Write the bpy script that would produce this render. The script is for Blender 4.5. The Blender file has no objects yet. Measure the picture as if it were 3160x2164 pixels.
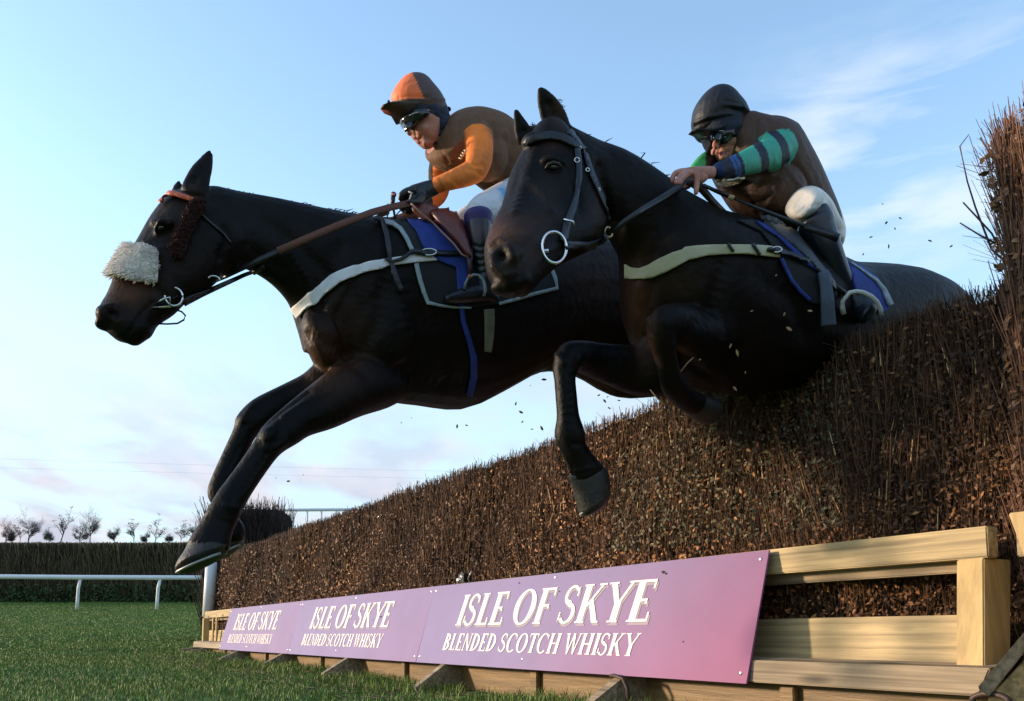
import bpy, bmesh, math, random
import numpy as np
from mathutils import Vector, Matrix, noise
from mathutils.bvhtree import BVHTree
from mathutils.geometry import delaunay_2d_cdt
random.seed(7); rng = np.random.default_rng(7)
SC = bpy.context.scene; COL = SC.collection
# ---------------------------------------------------------------- camera
FPX = 2800.0; PX, PY = 1580.0, 1660.0; PITCH = math.atan(299/2800); CH = .34
cd = bpy.data.cameras.new("camera"); cam = bpy.data.objects.new("camera", cd); COL.objects.link(cam)
cam.location = (0, 0, CH); cam.rotation_euler = (math.pi/2+PITCH, 0, 0)
cd.sensor_width = 36; cd.lens = 36*FPX/3160; cd.shift_y = 578/3160; cd.clip_end = 3000; cd.clip_start = .05
SC.camera = cam
FWD = Vector((0, math.cos(PITCH), math.sin(PITCH))); UPV = Vector((0, -math.sin(PITCH), math.cos(PITCH))); RT = Vector((1, 0, 0)); CL = Vector((0, 0, CH))
def P(x, y, Z): return CL+float(Z)*(FWD+RT*(float(x-PX)/FPX)+UPV*(float(PY-y)/FPX))
def proj(p):
    q = Vector(p)-CL; z = q.dot(FWD); return (PX+FPX*q.dot(RT)/z, PY-FPX*q.dot(UPV)/z, z)
# ---------------------------------------------------------------- sky, sun, exposure
SUN_EL, SUN_AZ = math.radians(10), math.radians(-81)      # azimuth from +Y, clockwise
w = bpy.data.worlds.new("World"); SC.world = w; w.use_nodes = True
nt = w.node_tree; nt.nodes.clear()
def N(t, ty, **k):
    n = t.nodes.new(ty)
    for a, b in k.items():
        if a in n.inputs: n.inputs[a].default_value = b
        else: setattr(n, a, b)
    return n
out = N(nt, 'ShaderNodeOutputWorld'); bg = N(nt, 'ShaderNodeBackground'); bg.inputs[1].default_value = .15
sky = N(nt, 'ShaderNodeTexSky'); sky.sky_type = 'NISHITA'; sky.sun_disc = False; sky.sun_elevation = SUN_EL; sky.sun_rotation = SUN_AZ; sky.altitude = 50; sky.air_density = 1.0; sky.dust_density = .6; sky.ozone_density = 1.5
tc = N(nt, 'ShaderNodeTexCoord'); sp = N(nt, 'ShaderNodeSeparateXYZ'); nt.links.new(tc.outputs['Generated'], sp.inputs[0])
def M_(t, op, a, b=0, c=0, clamp=False):
    n = t.nodes.new('ShaderNodeMath'); n.operation = op; n.use_clamp = clamp
    for i, v in enumerate((a, b, c)):
        if isinstance(v, (int, float)): n.inputs[i].default_value = v
        else: t.links.new(v, n.inputs[i])
    return n.outputs[0]
def MIX(t, f, a, b, mode='MIX'):
    n = t.nodes.new('ShaderNodeMix'); n.data_type = 'RGBA'; n.blend_type = mode
    for i, v in ((0, f), (6, a), (7, b)):
        if isinstance(v, (int, float)): n.inputs[i].default_value = v
        elif isinstance(v, tuple): n.inputs[i].default_value = v if len(v) == 4 else v+(1,)
        else: t.links.new(v, n.inputs[i])
    return n.outputs[2]
def RAMP(t, f, stops):
    n = t.nodes.new('ShaderNodeValToRGB'); t.links.new(f, n.inputs[0]); e = n.color_ramp.elements
    while len(e) < len(stops): e.new(.5)
    for k, (p_, c_) in enumerate(stops):
        e[k].position = p_; e[k].color = (c_, c_, c_, 1) if isinstance(c_, (int, float)) else tuple(c_)+(1,)
    return n.outputs[0]
# cloud layers: direction divided by height gives a flat cloud deck
zc = M_(nt, 'MAXIMUM', sp.outputs[2], .03)
el = M_(nt, 'ADD', zc, .12)
cb = N(nt, 'ShaderNodeCombineXYZ'); nt.links.new(M_(nt, 'DIVIDE', sp.outputs[0], el), cb.inputs[0]); nt.links.new(M_(nt, 'DIVIDE', sp.outputs[1], el), cb.inputs[1])
mp = N(nt, 'ShaderNodeMapping'); nt.links.new(cb.outputs[0], mp.inputs[0]); mp.inputs['Scale'].default_value = (1.5, .8, 1); mp.inputs['Rotation'].default_value = (0, 0, .35); mp.inputs['Location'].default_value = (1.3, .4, 0)
n1 = N(nt, 'ShaderNodeTexNoise', Scale=1.5, Detail=7.0, Roughness=.5, Distortion=.35); nt.links.new(mp.outputs[0], n1.inputs['Vector'])
cover = RAMP(nt, n1.outputs[0], [(.42, 0), (.56, 1)])
lowm = RAMP(nt, sp.outputs[2], [(.0, 1.0), (.12, .95), (.2, .6), (.28, .3), (.36, .0)])
# wisps high on the right
rgt = RAMP(nt, sp.outputs[0], [(.2, 0), (.3, 1)])
mp2 = N(nt, 'ShaderNodeMapping'); nt.links.new(tc.outputs['Generated'], mp2.inputs[0]); mp2.inputs['Scale'].default_value = (1.6, 1, 7); mp2.inputs['Rotation'].default_value = (0, .28, 0)
n2 = N(nt, 'ShaderNodeTexNoise', Scale=3.2, Detail=6.0, Roughness=.55, Distortion=.3); nt.links.new(mp2.outputs[0], n2.inputs['Vector'])
wisp = M_(nt, 'MULTIPLY', M_(nt, 'MULTIPLY', RAMP(nt, n2.outputs[0], [(.48, 0), (.66, 1)]), rgt), RAMP(nt, sp.outputs[2], [(.3, .25), (.40, 1), (.5, 1), (.57, 0)]))
cm = M_(nt, 'MULTIPLY', cover, lowm)
n3 = N(nt, 'ShaderNodeTexNoise', Scale=2.3, Detail=4.0); nt.links.new(mp.outputs[0], n3.inputs['Vector'])
ccol = MIX(nt, RAMP(nt, n3.outputs[0], [(.4, 0), (.62, 1)]), (2.75, 2.75, 3.35), (4.2, 3.55, 3.75))
hz = RAMP(nt, sp.outputs[2], [(0, .97), (.14, .8), (.28, .36), (.45, .0)])
skyc = MIX(nt, 1.0, sky.outputs[0], (2.3, 2.3, 2.3), 'MULTIPLY')
s1 = MIX(nt, hz, skyc, (2.85, 3.6, 4.3))
s2 = MIX(nt, M_(nt, 'MULTIPLY', cm, .85), s1, ccol)
s3 = MIX(nt, M_(nt, 'MULTIPLY', wisp, .5), s2, (4.9, 5.1, 5.4))
nt.links.new(s3, bg.inputs[0]); nt.links.new(bg.outputs[0], out.inputs[0])
sl = bpy.data.lights.new("sun", 'SUN'); sl.energy = 3.6; sl.angle = math.radians(4.5); sl.color = (1, .78, .56)
so = bpy.data.objects.new("sun", sl); COL.objects.link(so)
sd = Vector((math.sin(SUN_AZ)*math.cos(SUN_EL), math.cos(SUN_AZ)*math.cos(SUN_EL), math.sin(SUN_EL)))
so.rotation_euler = (-sd).to_track_quat('-Z', 'Y').to_euler(); so.location = (-6, -6, 6)
vs = SC.view_settings; vs.view_transform = 'Standard'; vs.look = 'None'; vs.gamma = 1; vs.use_curve_mapping = False; vs.exposure = .55
# ---------------------------------------------------------------- helpers: materials
MATS = {}
def mat(name, col=(.5, .5, .5), rough=.6, attr=False, var=0, scale=20, bump=0, bscale=60, spec=.5, metal=0, stretch=None, sheen=0, coat=0, hsv=None):
    if name in MATS: return MATS[name]
    m = bpy.data.materials.new(name); m.use_nodes = True; t = m.node_tree; b = t.nodes['Principled BSDF']
    b.inputs['Roughness'].default_value = rough; b.inputs['Metallic'].default_value = metal; b.inputs['Specular IOR Level'].default_value = spec
    b.inputs['Sheen Weight'].default_value = sheen; b.inputs['Coat Weight'].default_value = coat
    tcn = N(t, 'ShaderNodeTexCoord'); vec = tcn.outputs['Object']
    if stretch:
        mpn = N(t, 'ShaderNodeMapping'); t.links.new(vec, mpn.inputs[0]); mpn.vector_type = 'TEXTURE'; mpn.inputs['Rotation'].default_value = (0, 0, stretch[3]); mpn.inputs['Scale'].default_value = [1/q_ for q_ in stretch[:3]]; vec = mpn.outputs[0]
    c = col+(1,) if len(col) == 3 else col
    if attr:
        a = N(t, 'ShaderNodeAttribute'); a.attribute_name = 'Col'; c = a.outputs[0]
    if var:
        nn = N(t, 'ShaderNodeTexNoise', Scale=float(scale), Detail=5.0, Roughness=.6); t.links.new(vec, nn.inputs['Vector'])
        r = RAMP(t, nn.outputs[0], [(.28, 1-var), (.72, 1+var)])
        c = MIX(t, 1.0, c, r, 'MULTIPLY')
    if isinstance(c, tuple): b.inputs['Base Color'].default_value = c
    else: t.links.new(c, b.inputs['Base Color'])
    if bump:
        nb = N(t, 'ShaderNodeTexNoise', Scale=float(bscale), Detail=4.0, Roughness=.6); t.links.new(vec, nb.inputs['Vector'])
        bn = N(t, 'ShaderNodeBump', Strength=float(bump), Distance=.01); t.links.new(nb.outputs[0], bn.inputs['Height']); t.links.new(bn.outputs[0], b.inputs['Normal'])
    MATS[name] = m; return m
# ---------------------------------------------------------------- helpers: objects
def root_of(o):
    while o.parent: o = o.parent
    return o
def tag(o, label=None, cat=None, group=None, kind=None):
    if label: o['label'] = label
    if cat: o['category'] = cat
    if group: o['group'] = group
    if kind: o['kind'] = kind
    return o
def thing(name, label, cat, loc, group=None):
    o = bpy.data.objects.new(name, None); o.empty_display_size = .1; COL.objects.link(o); o.location = loc
    return tag(o, label, cat, group)
def mesh(vs_, fs, cols=None, fcols=None, smooth=True):
    me = bpy.data.meshes.new('m'); V = np.asarray(vs_, dtype=np.float32).reshape(-1, 3)
    if isinstance(fs, np.ndarray):
        k = fs.shape[1]; nf = len(fs); me.vertices.add(len(V)); me.vertices.foreach_set('co', V.ravel())
        me.loops.add(nf*k); me.loops.foreach_set('vertex_index', fs.astype(np.int32).ravel()); me.polygons.add(nf)
        me.polygons.foreach_set('loop_start', np.arange(0, nf*k, k, dtype=np.int32)); me.polygons.foreach_set('loop_total', np.full(nf, k, dtype=np.int32))
        me.update(calc_edges=True)
    else: me.from_pydata([tuple(map(float, v)) for v in V], [], [tuple(f) for f in fs])
    if cols is not None: setcol(me, cols)
    if fcols is not None:
        a = me.color_attributes.new('Col', 'FLOAT_COLOR', 'CORNER'); nl = len(me.loops)//len(me.polygons)
        c = np.ones((len(me.polygons), 4), np.float32); c[:, :3] = fcols; a.data.foreach_set('color', np.repeat(c, nl, axis=0).ravel())
    if smooth: me.polygons.foreach_set('use_smooth', np.ones(len(me.polygons), bool))
    return me
def setcol(me, cols):
    a = me.color_attributes.new('Col', 'FLOAT_COLOR', 'POINT'); c = np.ones((len(me.vertices), 4), np.float32); c[:, :3] = cols; a.data.foreach_set('color', c.ravel())
def coords(me):
    a = np.empty(len(me.vertices)*3, np.float32); me.vertices.foreach_get('co', a); return a.reshape(-1, 3)
OFF = {}
def obj(name, me, m, parent=None, label=None):
    """link a mesh whose vertices are in world space; parents are translation-only"""
    if parent is not None:
        r = root_of(parent); me.transform(Matrix.Translation(-Vector(r.location)))
    o = bpy.data.objects.new(name, me); COL.objects.link(o); me.name = name
    if parent is not None: OFF[me.name] = tuple(r.location)
    if m: me.materials.append(m)
    if parent is not None: o.parent = parent
    if label: o['label'] = label
    return o
def struct(name, me, m): o = obj(name, me, m); o['kind'] = 'structure'; return o
def joinm(parts):
    V = []; Fc = []; n = 0
    for v, f in parts:
        V += [tuple(x) for x in v]; Fc += [tuple(i+n for i in q) for q in f]; n += len(v)
    return V, Fc
# ---------------------------------------------------------------- helpers: lofts traced in the picture and given real depth
F0 = (0, 0, 1.3603); F1 = (200, 400, .44); F2 = (1000, 200, .5028); F3 = (1400, 200, .5028); F4 = (1900, 200, .5341); F5 = (500, 1000, .5028); F6 = (1400, 800, .5656); F7 = (1150, 220, .18856); F8 = (2080, 250, .18856); F9 = (2050, 470, .15715); F10 = (1180, 560, .09466); FB = (2260, 1550, .3873)
def S(fr, x, y): return fr[0]+x*fr[2], fr[1]+y*fr[2]
def Zlin(z0, k=.566): return lambda xs: z0/(1-k*(xs-PX)/FPX)
D1 = Zlin(4.19); D2 = Zlin(3.15)
def cr(p0, p1, p2, p3, t): return .5*((2*p1)+(-p0+p2)*t+(2*p0-5*p1+4*p2-p3)*t*t+(-p0+3*p1-3*p2+p3)*t**3)
def AB(fr, st, D, sub=3, inf=0., NS=24, cap=True):
    """st: (ax,ay,bx,by,dz,halfthickness)  A and B are the two contour points of a section"""
    rows = []
    for ax, ay, bx, by, dz, t in st:
        A = S(fr, ax, ay); B = S(fr, bx, by); Z = D((A[0]+B[0])/2)+dz
        rows.append(np.concatenate([P(A[0], A[1], Z), P(B[0], B[1], Z), [t]]))
    return loft(rows, sub, inf, NS)
def CR(fr, st, D, sub=3, inf=0., NS=16, flat=1.):
    """st: (cx,cy,r,dz)"""
    rows = []
    c = [S(fr, s[0], s[1]) for s in st]
    for i, s in enumerate(st):
        a = c[max(i-1, 0)]; b = c[min(i+1, len(c)-1)]; tx, ty = b[0]-a[0], b[1]-a[1]; l = math.hypot(tx, ty) or 1; px, py = ty/l, -tx/l
        Z = D(c[i][0])+s[3]; rr = s[2]*fr[2]; Q = P(c[i][0]+px*rr, c[i][1]+py*rr, Z); R_ = P(c[i][0]-px*rr, c[i][1]-py*rr, Z)
        rows.append(np.concatenate([Q, R_, [rr*Z/FPX*(s[4] if len(s) > 4 else flat)]]))
    return loft(rows, sub, inf, NS)
def loft(rows, sub, inf, NS, ex=.92):
    R = []
    n = len(rows)
    for i in range(n-1):
        for k in range(sub): R.append(cr(rows[max(i-1, 0)], rows[i], rows[i+1], rows[min(i+2, n-1)], k/sub))
    R.append(rows[-1]); V = []; n = len(R)
    rings = []
    for i, r in enumerate(R):
        A, B, t = Vector(r[:3]), Vector(r[3:6]), max(r[6], .0015)
        c = (A+B)/2; u = (A-B)/2; a = R[max(i-1, 0)]; b = R[min(i+1, n-1)]; T = Vector((b[:3]+b[3:6]-a[:3]-a[3:6])/2)
        T.normalize() if T.length > 1e-7 else None
        v = T.cross(u); v = v.normalized() if v.length > 1e-9 else FWD.copy()
        # keep section thickness mostly in depth
        if abs(v.dot(FWD)) < .45: v = (v+FWD*(1 if v.dot(FWD) > 0 else -1)*.7).normalized()
        l = u.length; u = u*(1+inf/max(l, 1e-4)); t += inf; rings.append((c, u, v, t, T))
    def ring(c, u, v, t, k=1):
        for j in range(NS):
            a = 2*math.pi*j/NS; ca, sa = math.cos(a), math.sin(a)
            V.append(c+u*(k*math.copysign(abs(ca)**ex, ca))+v*(k*t*math.copysign(abs(sa)**ex, sa)))
    c, u, v, t, T = rings[0]; m_ = min(u.length, t); ring(c-T*m_*.4, u, v, t, .6); ring(c-T*m_*.22, u, v, t, .86)
    for q in rings: ring(*q[:4])
    c, u, v, t, T = rings[-1]; m_ = min(u.length, t); ring(c+T*m_*.22, u, v, t, .86); ring(c+T*m_*.4, u, v, t, .6)
    nr = len(V)//NS; Fc = []
    for i in range(nr-1):
        for j in range(NS): k = (j+1) % NS; Fc.append((i*NS+j, i*NS+k, (i+1)*NS+k, (i+1)*NS+j))
    Fc.append(tuple(range(NS-1, -1, -1))); Fc.append(tuple((nr-1)*NS+j for j in range(NS)))
    return V, Fc
def BL(fr, x, y, D, dz, rx, ry, rt, rot=0, inf=0):
    """ellipsoid; rx, ry in frame px, rt in metres"""
    X, Y = S(fr, x, y); Z = D(X)+dz; V = []; Fc = []; c_, s_ = math.cos(rot), math.sin(rot); k = fr[2]*Z/FPX; c0 = P(X, Y, Z)
    for i in range(1, 10):
        th = math.pi*i/10
        for j in range(16):
            ph = 2*math.pi*j/16; a = (rx*k+inf)*math.sin(th)*math.cos(ph); b = (ry*k+inf)*math.cos(th); d = (rt+inf)*math.sin(th)*math.sin(ph)
            V.append(c0+RT*(a*c_-b*s_)+UPV*(a*s_+b*c_)+FWD*d)
    V.append(c0+RT*(-(ry*k+inf)*s_)+UPV*((ry*k+inf)*c_)); V.append(c0-RT*(-(ry*k+inf)*s_)-UPV*((ry*k+inf)*c_)); n = len(V)
    for i in range(8):
        for j in range(16): l = (j+1) % 16; Fc.append((i*16+j, i*16+l, (i+1)*16+l, (i+1)*16+j))
    for j in range(16): l = (j+1) % 16; Fc.append((n-2, l, j)); Fc.append((n-1, 128+j, 128+l))
    return V, Fc
def union(parts, voxel=.009, sm=6):
    V, Fc = joinm(parts); me = bpy.data.meshes.new('t'); me.from_pydata([tuple(v) for v in V], [], Fc)
    bm = bmesh.new(); bm.from_mesh(me); 
    bmesh.ops.recalc_face_normals(bm, faces=bm.faces); bm.to_mesh(me); bm.free()
    o = bpy.data.objects.new('t', me); COL.objects.link(o)
    r = o.modifiers.new('r', 'REMESH'); r.mode = 'VOXEL'; r.voxel_size = voxel; r.use_smooth_shade = True
    if sm: s = o.modifiers.new('s', 'SMOOTH'); s.factor = .5; s.iterations = sm
    dg = bpy.context.evaluated_depsgraph_get(); m2 = bpy.data.meshes.new_from_object(o.evaluated_get(dg)); m2 = m2.copy()
    bpy.data.objects.remove(o); m2.polygons.foreach_set('use_smooth', np.ones(len(m2.polygons), bool)); return m2
def bvh(*mes):
    V = []; Fc = []; n = 0
    for me in mes:
        c = coords(me)+np.array(OFF.get(me.name, (0, 0, 0)), np.float32); V += [Vector(map(float, x)) for x in c]; Fc += [tuple(i+n for i in p.vertices) for p in me.polygons]; n += len(c)
    return BVHTree.FromPolygons(V, Fc)
def hit(tree, x, y, Zfb=None):
    d = (P(x, y, 1)-CL).normalized(); h = tree.ray_cast(CL, d)
    if h[0] is not None: return h[0], h[1]
    return (P(x, y, Zfb), -d) if Zfb else (None, None)
def sculpt(me, tree, ops):
    """ops: (frame,x,y,radius_m,amount_m)  push skin along its normals near a point; lines may be given as ((x,y),(x,y),...)"""
    c = coords(me); nn = np.empty(len(me.vertices)*3, np.float32); me.vertices.foreach_get('normal', nn); nn = nn.reshape(-1, 3); disp = np.zeros(len(c))
    for fr, pts, r, amt in ops:
        if not isinstance(pts[0], tuple): pts = (pts,)
        Q = []
        for i in range(len(pts)):
            a = pts[i]; b = pts[min(i+1, len(pts)-1)]
            for k in range(6 if len(pts) > 1 and i < len(pts)-1 else 1):
                x, y = S(fr, a[0]+(b[0]-a[0])*k/6, a[1]+(b[1]-a[1])*k/6); h, _ = hit(tree, x, y)
                if h: Q.append(np.array(h))
        if not Q: continue
        dd = np.min(np.stack([((c-q)**2).sum(1) for q in Q]), axis=0); disp += amt*np.exp(-dd/(r*r))
    c = c+nn*disp[:, None]; me.vertices.foreach_set('co', c.astype(np.float32).ravel()); me.update()
def paint(me, base, blobs, jit=.0):
    """blobs: (frame,x,y,rx,ry,colour,strength) soft colour patches, some standing for light or shade, given where they sit on the body"""
    c = coords(me); q = c-np.array(CL); z = q@np.array(FWD); X = PX+FPX*(q@np.array(RT))/z; Y = PY-FPX*(q@np.array(UPV))/z
    col = np.tile(np.array(base, np.float32), (len(c), 1))
    for fr, x, y, rx, ry, cc, st in blobs:
        sx, sy = S(fr, x, y); g = st*np.exp(-(((X-sx)/(rx*fr[2]))**2+((Y-sy)/(ry*fr[2]))**2)); g = g[:, None]; col = col*(1-g)+np.array(cc)*g
    return col, X, Y
def patch(tree, fr, poly, off, thick, Zfb=None, step=7, bulge=0):
    """a sheet of cloth or leather laid on a body inside a traced outline, with thickness"""
    pts = [S(fr, *p) for p in poly]; pb = []
    for i, a in enumerate(pts):
        b = pts[(i+1) % len(pts)]; n = max(1, int(math.hypot(b[0]-a[0], b[1]-a[1])/step))
        pb += [(a[0]+(b[0]-a[0])*k/n, a[1]+(b[1]-a[1])*k/n) for k in range(n)]
    nb = len(pb); xs = [p[0] for p in pb]; ys = [p[1] for p in pb]
    def inside(x, y):
        r = False; j = nb-1
        for i in range(nb):
            if (pb[i][1] > y) != (pb[j][1] > y) and x < (pb[j][0]-pb[i][0])*(y-pb[i][1])/(pb[j][1]-pb[i][1])+pb[i][0]: r = not r
            j = i
        return r
    allp = [Vector(p) for p in pb]; bd = np.array(pb)
    x = min(xs)+step/2
    while x < max(xs):
        y = min(ys)+step/2
        while y < max(ys):
            if inside(x, y) and np.min((bd[:, 0]-x)**2+(bd[:, 1]-y)**2) > (step*.45)**2: allp.append(Vector((x, y)))
            y += step
        x += step
    vo, _, fo, _, _, _ = delaunay_2d_cdt(allp, [(i, (i+1) % nb) for i in range(nb)], [list(range(nb))], 1, 1e-5)
    hits = [hit(tree, v.x, v.y) for v in vo]; Zs = [(v.x, v.y, proj(h[0])[2]) for v, h in zip(vo, hits) if h[0] is not None]
    Za = np.array(Zs) if Zs else None; zmed = np.median(Za[:, 2]) if Zs else Zfb
    T_, B_ = [], []
    for v, h in zip(vo, hits):
        d = (P(v.x, v.y, 1)-CL).normalized()
        dist = math.sqrt(float(np.min((bd[:, 0]-v.x)**2+(bd[:, 1]-v.y)**2)))
        if h[0] is None or abs(proj(h[0])[2]-zmed) > .35:
            if Za is not None: zz = float(Za[np.argmin((Za[:, 0]-v.x)**2+(Za[:, 1]-v.y)**2), 2])
            else: zz = Zfb
            if abs(zz-zmed) > .35: zz = zmed
            p, n = P(v.x, v.y, zz), -d
        else: p, n = h[0], h[1]
        n = (n-d*.6).normalized(); e = off+thick+bulge*min(1, dist/(step*3))
        T_.append(p+n*e); B_.append(p+n*(off-.004))
    n = len(vo); V = T_+B_; Fc = [tuple(f) for f in fo]; Fc += [tuple(i+n for i in reversed(f)) for f in fo]
    ed = {}
    for f in fo:
        for i in range(len(f)):
            a, b = f[i], f[(i+1) % len(f)]; ed[(a, b)] = 1
    for a, b in list(ed):
        if (b, a) not in ed: Fc.append((b, a, a+n, b+n))
    return V, Fc
def strap(tree, fr, path, wd, off=.004, thick=.004, Zfb=None, step=8):
    """a belt along a traced path"""
    L_, R_ = [], []
    w_ = wd if isinstance(wd, (list, tuple)) else [wd]*len(path)
    for i, p in enumerate(path):
        a = path[max(i-1, 0)]; b = path[min(i+1, len(path)-1)]; tx, ty = b[0]-a[0], b[1]-a[1]; l = math.hypot(tx, ty); L_.append((p[0]-ty/l*w_[i]/2, p[1]+tx/l*w_[i]/2)); R_.append((p[0]+ty/l*w_[i]/2, p[1]-tx/l*w_[i]/2))
    return patch(tree, fr, L_+R_[::-1], off, thick, Zfb, step)
def tube3(pts, rs, NS=8):
    V = []; Fc = []; pts = [Vector(p) for p in pts]; n = len(pts); rs = rs if isinstance(rs, (list, tuple)) else [rs]*n; up = Vector((.1, .2, 1)).normalized()
    for i, p in enumerate(pts):
        T = (pts[min(i+1, n-1)]-pts[max(i-1, 0)]).normalized(); a = T.cross(up)
        if a.length < .05: a = T.cross(Vector((1, 0, 0)))
        a.normalize(); b = T.cross(a)
        for j in range(NS): an = 2*math.pi*j/NS; V.append(p+(a*math.cos(an)+b*math.sin(an))*rs[i])
    for i in range(n-1):
        for j in range(NS): k = (j+1) % NS; Fc.append((i*NS+j, i*NS+k, (i+1)*NS+k, (i+1)*NS+j))
    Fc.append(tuple(range(NS-1, -1, -1))); Fc.append(tuple((n-1)*NS+j for j in range(NS))); return V, Fc
def ring3(c, u, v, r, n=28, a0=0, a1=2*math.pi):
    return tube3([c+u*math.cos(a0+(a1-a0)*i/n)+v*math.sin(a0+(a1-a0)*i/n) for i in range(n+1)], r)
def mk(vf, smooth=True):
    me = mesh([tuple(v) for v in vf[0]], vf[1], smooth=smooth); bm = bmesh.new(); bm.from_mesh(me); bmesh.ops.recalc_face_normals(bm, faces=bm.faces); bm.to_mesh(me); bm.free(); return me
def box8(c, bev=.004):
    """box from 8 corners (4 bottom ring, 4 top ring), bevelled"""
    bm = bmesh.new(); v = [bm.verts.new(p) for p in c]
    for f in ((0, 1, 2, 3), (7, 6, 5, 4), (0, 4, 5, 1), (1, 5, 6, 2), (2, 6, 7, 3), (3, 7, 4, 0)): bm.faces.new([v[i] for i in f])
    bmesh.ops.recalc_face_normals(bm, faces=bm.faces)
    if bev: bmesh.ops.bevel(bm, geom=bm.edges[:], offset=bev, segments=2, affect='EDGES')
    me = bpy.data.meshes.new('b'); bm.to_mesh(me); bm.free(); return me
def mjoin(*mes):
    bm = bmesh.new()
    for m in mes: bm.from_mesh(m)
    me = bpy.data.meshes.new('j'); bm.to_mesh(me); bm.free(); return me
# ================================================================ THE SETTING
def gz(x, y):
    x = np.asarray(x, float); y = np.asarray(y, float)
    near = .0016*np.clip(y-5, 0, 36)**2
    t = np.clip((y-60)/(255-60), 0, 1); hill = 3.0+(.1018*255+.3-3.0)*t
    crest = 1.5*np.sin(x/90.+1.0)*np.clip((y-100)/150, 0, 1)
    mid = 2.07+(3.0-2.07)*np.clip((y-41)/19, 0, 1)
    z = np.where(y < 41, near, np.where(y < 60, mid, hill+crest*.25))
    z = np.where(y > 255, z-(y-255)*.03, z)
    return z+.012*np.sin(x*1.7+y*.9)*np.sin(y*1.3-x*.4)
ys_ = np.concatenate([np.linspace(-60, 2, 12), np.linspace(2.5, 60, 116), np.linspace(66, 300, 40), [400, 600, 900, 1400]]); xs_ = np.concatenate([[-1200, -700, -400, -250], np.linspace(-160, -42, 20), np.linspace(-40, 20, 101), np.linspace(24, 160, 24), [250, 400, 700, 1200]])
GX, GY = np.meshgrid(xs_, ys_); GZ = gz(GX, GY); V = np.stack([GX, GY, GZ], -1).reshape(-1, 3); nx = len(xs_); ii, jj = np.meshgrid(np.arange(len(ys_)-1), np.arange(nx-1), indexing='ij'); a = (ii*nx+jj).ravel()
gm = mat('turf', (.035, .085, .018), .9, var=.45, scale=.35, bump=.8, bscale=25, spec=.1)
t = gm.node_tree; b = t.nodes['Principled BSDF']
nn = N(t, 'ShaderNodeTexNoise', Scale=1.3, Detail=8.0, Roughness=.7); tcn = N(t, 'ShaderNodeTexCoord'); mpn = N(t, 'ShaderNodeMapping'); mpn.inputs['Scale'].default_value = (1, 1, 1); t.links.new(tcn.outputs['Object'], mpn.inputs[0]); t.links.new(mpn.outputs[0], nn.inputs['Vector'])
c_ = MIX(t, RAMP(t, nn.outputs[0], [(.45, 0), (.7, 1)]), (.05, .125, .022), (.11, .14, .04)); t.links.new(c_, b.inputs['Base Color'])
struct('ground', mesh(V, np.stack([a, a+1, a+nx+1, a+nx], 1)), gm)

def blades(n, X, Y, hgt, wid, name, label):
    z = gz(X, Y); an = rng.uniform(0, 2*np.pi, n); ln = rng.normal(0, .45, (n, 2)); h = hgt*rng.uniform(.55, 1.25, n); w_ = wid*rng.uniform(.6, 1.3, n)
    b0 = np.stack([X, Y, z-.005], 1); dx = np.stack([np.cos(an)*w_, np.sin(an)*w_, 0*w_], 1); mid = b0+np.stack([ln[:, 0]*h*.25, ln[:, 1]*h*.25, h*.6], 1); tip = b0+np.stack([ln[:, 0]*h*.8, ln[:, 1]*h*.8, h], 1)
    V = np.stack([b0-dx, b0+dx, mid-dx*.7, mid+dx*.7, tip], 1).reshape(-1, 3); i = np.arange(n)*5
    Fc = np.concatenate([np.stack([i, i+1, i+3], 1), np.stack([i, i+3, i+2], 1), np.stack([i+2, i+3, i+4], 1)])
    pn = .5+.5*np.sin(X*1.1+np.sin(Y*.8)*2)*np.sin(Y*.7+1.3*np.sin(X*.5)); r = rng.uniform(0, 1, n)
    base = np.stack([.065+.065*r+.06*pn, .135+.10*r+.04*pn, .022+.022*r], 1)*rng.uniform(.7, 1.25, (n, 1)); dry = (rng.uniform(0, 1, n) < .10+.10*pn); base[dry] = np.array([.19, .16, .07])*rng.uniform(.6, 1.1, (dry.sum(), 1))
    me = mesh(V, Fc, fcols=np.tile(base, (3, 1)), smooth=False); o = obj(name, me, mat('grass_blade', attr=True, rough=.6, spec=.25)); return tag(o, label, 'grass', kind='stuff')
n = 150000; Y = 3.2+11*rng.power(1.35, n)**1.0; X = rng.uniform(-.62, .62, n)*Y
X2, Y2 = X.copy(), Y.copy(); blades(n, X2, Y2, .032+.0*Y2, .0012+.00035*Y2, 'grass', 'short green racecourse grass in front of the fence')
n = 90000; Y = rng.uniform(13, 37, n); X = rng.uniform(-.6, -.18, n)*Y; blades(n, X, Y, .045, .010, 'far_grass', 'green turf stretching to the far running rail')

def tufts():
    n = 9000; s = rng.uniform(-.3, 9.8, n); cl = np.sin(s*2.3)+np.sin(s*5.1+1)+rng.normal(0, .5, n); s = s[cl > -.1]; n = len(s); o = .1+rng.random(n)**1.6*.5; q = FPn(s, o, np.zeros(n)); blades(n, q[:, 0], q[:, 1], .075, .0022+.0003*np.maximum(s, 0), 'long_grass', 'longer grass tufts growing along the foot of the fence')
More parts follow.
